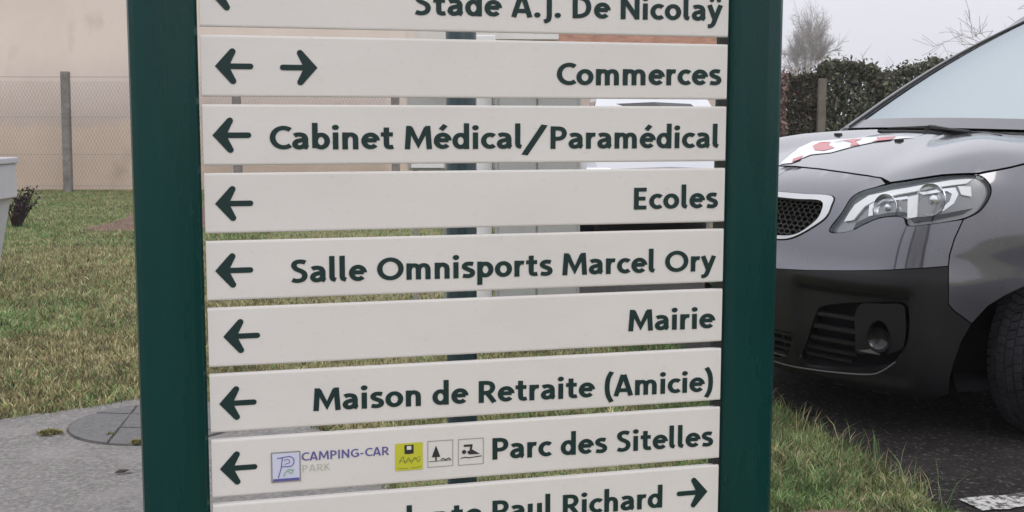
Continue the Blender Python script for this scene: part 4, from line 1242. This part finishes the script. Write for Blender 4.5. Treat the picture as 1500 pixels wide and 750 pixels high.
# white letter box at the left edge
lb = thing('letter_box', 'pale grey letter box on a tapering pedestal at the left edge of the lawn', 'letter box', (-3.85, 8.62, 0))
MB().box(-.26, .265, -.14, .16, .66, .905).build('box', M['plastic'], lb, bevel=.008)
MB().box(-.275, .28, -.155, .175, .906, .95).build('lid', M['plastic'], lb, bevel=.008)
v8 = [(-.14, -.09, 0), (.10, -.09, 0), (.10, .11, 0), (-.14, .11, 0), (-.20, -.12, .659), (.225, -.12, .659), (.225, .14, .659), (-.20, .14, .659)]
MB().add(v8, [(0, 3, 2, 1), (4, 5, 6, 7), (0, 1, 5, 4), (1, 2, 6, 5), (2, 3, 7, 6), (3, 0, 4, 7)]).build('pedestal', M['plastic'], lb, bevel=.006)
text('lettering', 'ic', .13, .185, .862, .04, M['blue'], lb, y=-.1412, w=.2)
MB().add([(.16, -.1412, .815), (.185, -.1412, .815), (.185, -.1412, .828), (.16, -.1412, .828)], [(0, 1, 2, 3)]).build('print_mark', M['blue'], lb)

# ------------------------------------------------------------------ shrub, hedge, trees
def leafset(mb, rg, c, r, n, size, cols):
    for _ in range(n):
        while True:
            p = Vector((rg.uniform(-1, 1), rg.uniform(-1, 1), rg.uniform(-1, 1)))
            if p.length < 1: break
        p = Vector((c[0] + p.x * r[0], c[1] + p.y * r[1], c[2] + p.z * r[2]))
        leaf(mb, rg, p, size * rg.uniform(.6, 1.3), rg.choice(cols))
def leaf(mb, rg, p, s, c):
    a = Vector((rg.gauss(0, 1), rg.gauss(0, 1), rg.gauss(0, 1))).normalized(); b = a.orthogonal().normalized()
    b = (Matrix.Rotation(rg.uniform(0, 2 * PI), 3, a) @ b)
    d = a.cross(b)
    k = rg.uniform(.7, 1.25)
    mb.add([p - b * s, p - d * s * .45, p + b * s, p + d * s * .45], [(0, 1, 2, 3)], (c[0] * k, c[1] * k, c[2] * k))
def branchy(rg, base, h, levels, spread, mb, r0, n0=5, up=.5, minr=.003, droop=0, wob=.12):
    def grow(p, d, L, r, lv):
        pts = [p]; rad = [r]
        n = 4
        for i in range(n):
            d = (d + Vector((rg.gauss(0, wob), rg.gauss(0, wob), rg.gauss(0, wob) + (.05 if lv > 0 else 0) - droop * (levels - lv) / levels))).normalized()
            p = p + d * L / n
            pts.append(p); rad.append(max(minr, r * (1 - .6 * (i + 1) / n)))
        mb.tube(pts, rad, 5 if r > .02 else 3, cap=False)
        if lv <= 0: return
        k = n0 if lv > 1 else n0 + 1
        for _ in range(k):
            f = rg.uniform(.3, 1.0); i = min(n - 1, int(f * n))
            q = pts[i].lerp(pts[i + 1], f * n - i)
            ax = Vector((rg.gauss(0, 1), rg.gauss(0, 1), rg.gauss(0, .5))).normalized()
            nd = (d * up + ax * spread).normalized()
            grow(q, nd, L * rg.uniform(.5, .72), max(minr, rad[i] * .55), lv - 1)
    grow(Vector(base), Vector((0, 0, 1)), h, r0, levels)

rg = random.Random(21)
sh = thing('shrub', 'dark stemmed low shrub with pale buds on the lawn beside the letter box', 'shrub', (-5.62, 13.7, 0))
mb = MB()
tips = []
for k in range(46):
    a = rg.gauss(.30, .24); b = rg.gauss(0, .30)
    p = Vector((rg.uniform(-.04, .04), rg.uniform(-.04, .04), 0)); d = Vector((math.sin(a) * .75, math.sin(b), 1)).normalized(); L = rg.uniform(.22, .50)
    q = p + d * L * .5 + Vector((rg.gauss(0, .02),) * 3); e = p + d * L
    mb.tube([p, q, e], [.012, .009, .005], 4); tips += [(q, e)]
mb.build('stems', M['stem'], sh)
mb = MB()
for q, e in tips:
    for _ in range(16):
        f = rg.uniform(.1, 1.05)
        leaf(mb, rg, q.lerp(e, f) + Vector((rg.gauss(0, .022), rg.gauss(0, .022), rg.gauss(0, .022))), rg.uniform(.014, .028), rg.choice([(.045, .022, .03), (.03, .018, .02), (.06, .035, .035), (.035, .04, .02)]))
    if rg.random() < .5: leaf(mb, rg, e, .02, (.5, .47, .36))
tag(mb.build('foliage', M['leaf'], sh), kind='stuff')

def hedge(name, label, x0, x1, y, dep, h, n, cols, seed, size=.035, core=(.02, .025, .015), group=None):
    rg = random.Random(seed)
    t = thing(name, label, 'hedge', ((x0 + x1) / 2, y, 0), 0, group)
    w = (x1 - x0) / 2
    mb = MB()
    m = 60
    for i in range(int(w * 14)):      # stems inside
        x = rg.uniform(-w, w); yy = rg.uniform(-dep * .3, dep * .3)
        mb.tube([(x, yy, 0), (x + rg.gauss(0, .06), yy + rg.gauss(0, .05), h * .5), (x + rg.gauss(0, .1), yy + rg.gauss(0, .08), h * rg.uniform(.8, 1.06))], [.014, .009, .004], 4)
    mb.build('stems', M['bark'], t)
    mb = MB()
    for _ in range(n):
        x = rg.uniform(-w, w)
        hh = h * (1 + .10 * noise.noise(Vector((x * 1.1, seed, 0))) + .06 * noise.noise(Vector((x * 4, seed, 5))))
        # crowd the leaves near the skin
        u = rg.random()
        if u < .62: p = Vector((x, -dep / 2 + abs(rg.gauss(0, .10)), rg.uniform(.02, hh)))
        elif u < .85: p = Vector((x, rg.uniform(-dep / 2, dep / 2), hh - abs(rg.gauss(0, .08)) + (rg.random() < .08) * rg.uniform(0, .16)))
        else: p = Vector((x, rg.uniform(-dep / 2, dep / 2), rg.uniform(.1, hh)))
        v = noise.noise(Vector((p.x * 2.6, p.y * 2, p.z * 2.6 + seed)))
        p.y += v * .16
        if v > .42 and rg.random() < .3: continue
        leaf(mb, rg, p, size * rg.uniform(.6, 1.4) * (2.2 if u >= .85 else 1), rg.choice(cols[:4]) if u >= .85 else rg.choice(cols))
    tag(mb.build('foliage', M['leaf'], t), kind='stuff')
    return t
DG = [(.06, .072, .04), (.085, .10, .055), (.12, .135, .08), (.035, .04, .025), (.20, .205, .155), (.16, .13, .10)]
RB = [(.22, .13, .11), (.26, .17, .145), (.15, .10, .085), (.28, .23, .20)]
hedge('green_hedge', 'dark green leafy hedge behind the van bonnet right of the concrete post', 5.62, 12.5, 22.3, .9, 2.17, 60000, DG, 3, size=.042)
hedge('green_hedge', 'narrow piece of green hedge left of the lone concrete post', 4.60, 5.75, 22.6, .7, 1.98, 16000, DG[:4] + RB[:2], 5)
hedge('brown_hedge', 'reddish brown bare hedge just right of the green sign post', 3.9, 4.86, 21.9, .7, 2.08, 9000, RB, 8, size=.036)
lp = thing('fence_post', 'weathered square wooden post standing in the green hedge behind the van', 'post', (5.42, 21.4, 0))
MB().prism([(-.065, -.06), (.065, -.06), (.065, .06), (-.065, .06)], -.05, 1.93).build('shaft', noisy('post_wood', [(.3, (.10, .085, .07)), (.7, (.19, .165, .14))], 5, .9, bump=.4), lp, bevel=.012)
# thin twigs above the hedge
def twigs(x, y, h, n, seed, label, fan=.35):
    rg = random.Random(seed); t = thing('bare_sapling', label, 'sapling', (x, y, 0))
    mb = MB()
    for _ in range(n):
        a = rg.gauss(0, fan)
        p = Vector((0, 0, 0)); d = Vector((math.sin(a), rg.gauss(0, .15), 1)).normalized(); L = h * rg.uniform(.75, 1.05)
        pts = [p, p + d * L * .4, p + d * L * .75 + Vector((rg.gauss(0, .06), 0, 0)), p + d * L + Vector((rg.gauss(0, .12), 0, 0))]
        mb.tube(pts, [.014, .010, .006, .003], 3, cap=False)
        for k in range(5):
            f = rg.uniform(.5, 1); q = pts[2].lerp(pts[3], (f - .5) * 2)
            mb.tube([q, q + Vector((rg.gauss(0, .12), rg.gauss(0, .1), rg.uniform(.05, .22)))], [.004, .002], 3, cap=False)
    mb.build('twigs', M['twig'], t)
for i, (x, h, lab) in enumerate([(8.2, 2.75, 'thin bare sapling poking above the hedge by the middle of the windscreen edge'), (7.2, 2.5, 'short bare twigs rising from the top of the hedge'),
                                 (9.6, 2.95, 'taller bare sapling above the upper windscreen edge'), (6.3, 2.42, 'sparse brown twigs on the hedge top near the wooden post')]):
    twigs(x, 23.3, h, 9, 40 + i, lab)
t = thing('bare_tree', 'misty bare tree with fine twigs coloured pale for the haze just right of the green sign post', 'tree', (19.9, 84, 0))
mb = MB(); branchy(random.Random(9), (0, 0, -.1), 4.7, 4, .62, mb, .16, 8, .8, .010, droop=.02)
mb2 = MB(); mb2.tube([(0, 0, -.1), (.02, 0, 1.2), (-.03, .02, 2.6)], [.24, .2, .14], 8)
mb.v = [(x * .52, y * .6, z * .98) for x, y, z in mb.v]
mb2.build('trunk', M['bark'], t); mb.build('crown', M['twig'], t)
t = thing('bare_tree', 'bare twiggy tree rising above the van roof at the top right', 'tree', (13.1, 27.5, 0))
mb = MB(); branchy(random.Random(12), (0, 0, -.1), 3.4, 4, .8, mb, .12, 6, .7, .006)
mb2 = MB(); mb2.tube([(0, 0, -.1), (.05, 0, 1.2), (-.05, .02, 2.5)], [.17, .14, .08], 8)
mb2.build('trunk', M['bark'], t); mb.build('crown', M['twig'], t)

# ------------------------------------------------------------------ white car in the yard behind the sign
car = thing('white_car', 'white car parked behind the sign seen in slices between the plates', 'car', (1.58, 12.1, .006), 0)
def carlow(x, y0, y1): pass
SIDE = [(-.86, .30), (-.88, .55), (-.87, .80), (-.83, .93), (-.74, .98)]
secs = [(0.0, .80, .30, .72), (.12, .86, .24, .86), (.6, .885, .22, .95), (1.1, .89, .22, 1.0), (2.4, .89, .22, 1.02), (3.6, .88, .24, 1.02), (3.95, .84, .28, .96), (4.05, .78, .34, .85)]
vs = []; nS = 11
for y, w, z0_, z1_ in secs:
    for x, z in [(-w * .9, z0_), (-w, z0_ + .16), (-w, (z0_ + z1_) / 2), (-w * .985, z1_ - .12), (-w * .90, z1_), (0, z1_ + .03), (w * .90, z1_), (w * .985, z1_ - .12), (w, (z0_ + z1_) / 2), (w, z0_ + .16), (w * .9, z0_)]:
        vs.append((x, y, z))
fs = [(i * nS + j, i * nS + (j + 1) % nS, (i + 1) * nS + (j + 1) % nS, (i + 1) * nS + j) for i in range(len(secs) - 1) for j in range(nS)]
fs += [tuple(range(nS))[::-1], tuple(range((len(secs) - 1) * nS, len(secs) * nS))]
MB().add(vs, fs).build('body', M['carwhite'], car, smooth=True, angle=35, recalc=True)
gh = [(.95, .78, .985), (1.75, .62, 1.46), (2.3, .60, 1.50), (3.2, .60, 1.46), (3.85, .70, .985)]
vs = []
for y, w, z in gh: vs += [(-w, y, z if z > 1.1 else z), (-w * .8, y + .0, z + (.03 if z > 1.1 else 0)), (w * .8, y, z + (.03 if z > 1.1 else 0)), (w, y, z)]
fs = [(i * 4 + j, i * 4 + j + 1, i * 4 + j + 5, i * 4 + j + 4) for i in range(4) for j in range(3)]
for sg, a in ((-1, 0), (1, 3)):
    b = len(vs)
    vs += [(sg * .80, .95, .98), (sg * .80, 3.85, .98)]
    fs.append((b, b + 1, 16 + a, 12 + a, 8 + a, 4 + a, a) if False else (a, 4 + a, 8 + a, 12 + a, 16 + a))
MB().add(vs, fs).build('cabin', M['carwhite'], car, smooth=True, angle=30)
MB().add([(-.66, 1.03, 1.045), (.66, 1.03, 1.045), (.55, 1.60, 1.385), (0, 1.57, 1.41), (-.55, 1.60, 1.385)], [(0, 1, 2, 3, 4)]).build('windscreen', M['darkglass'], car)
for sg in (-1, 1):
    MB().add([(sg * .775, 1.25, 1.06), (sg * .635, 1.80, 1.42), (sg * .625, 3.1, 1.42), (sg * .725, 3.6, 1.06)], [(0, 1, 2, 3)]).build('side_window', M['darkglass'], car)
    MB().box(sg * .72 - .13, sg * .72 + .13, -.01, .10, .60, .74).build('headlight', M['lampsilver'], car, bevel=.02)
    for y in (.82, 3.3):
        o = MB().lathe([(.0, .09), (.2, .09), (.31, .08), (.32, .0), (.31, -.08), (.2, -.09), (0, -.09)], 28).build('wheel', M['tyre'], car, smooth=True, recalc=True)
        o.rotation_euler = (0, 0, PI / 2); o.location = (sg * .79, y, .32)
MB().box(-.62, .62, -.02, .08, .30, .50).build('grille', M['black'], car, bevel=.02)
MB().box(-.26, .26, -.03, -.021, .42, .52).build('number_plate', M['film'], car)

# ------------------------------------------------------------------ thin winter mist
hz = MB().box(-80, 80, -20, 130, -1.0, 14).build('haze', None)
hm = bpy.data.materials.new('mist'); hm.use_nodes = True
hn = hm.node_tree
hn.nodes.remove(hn.nodes['Principled BSDF'])
pv = hn.nodes.new('ShaderNodeVolumePrincipled')
pv.inputs['Color'].default_value = (.93, .93, .96, 1)
pv.inputs['Density'].default_value = .0011
hn.links.new(pv.outputs[0], hn.nodes['Material Output'].inputs['Volume'])
hz.data.materials.append(hm)
tag(hz, 'thin pale winter mist over the whole place', 'mist', kind='stuff')
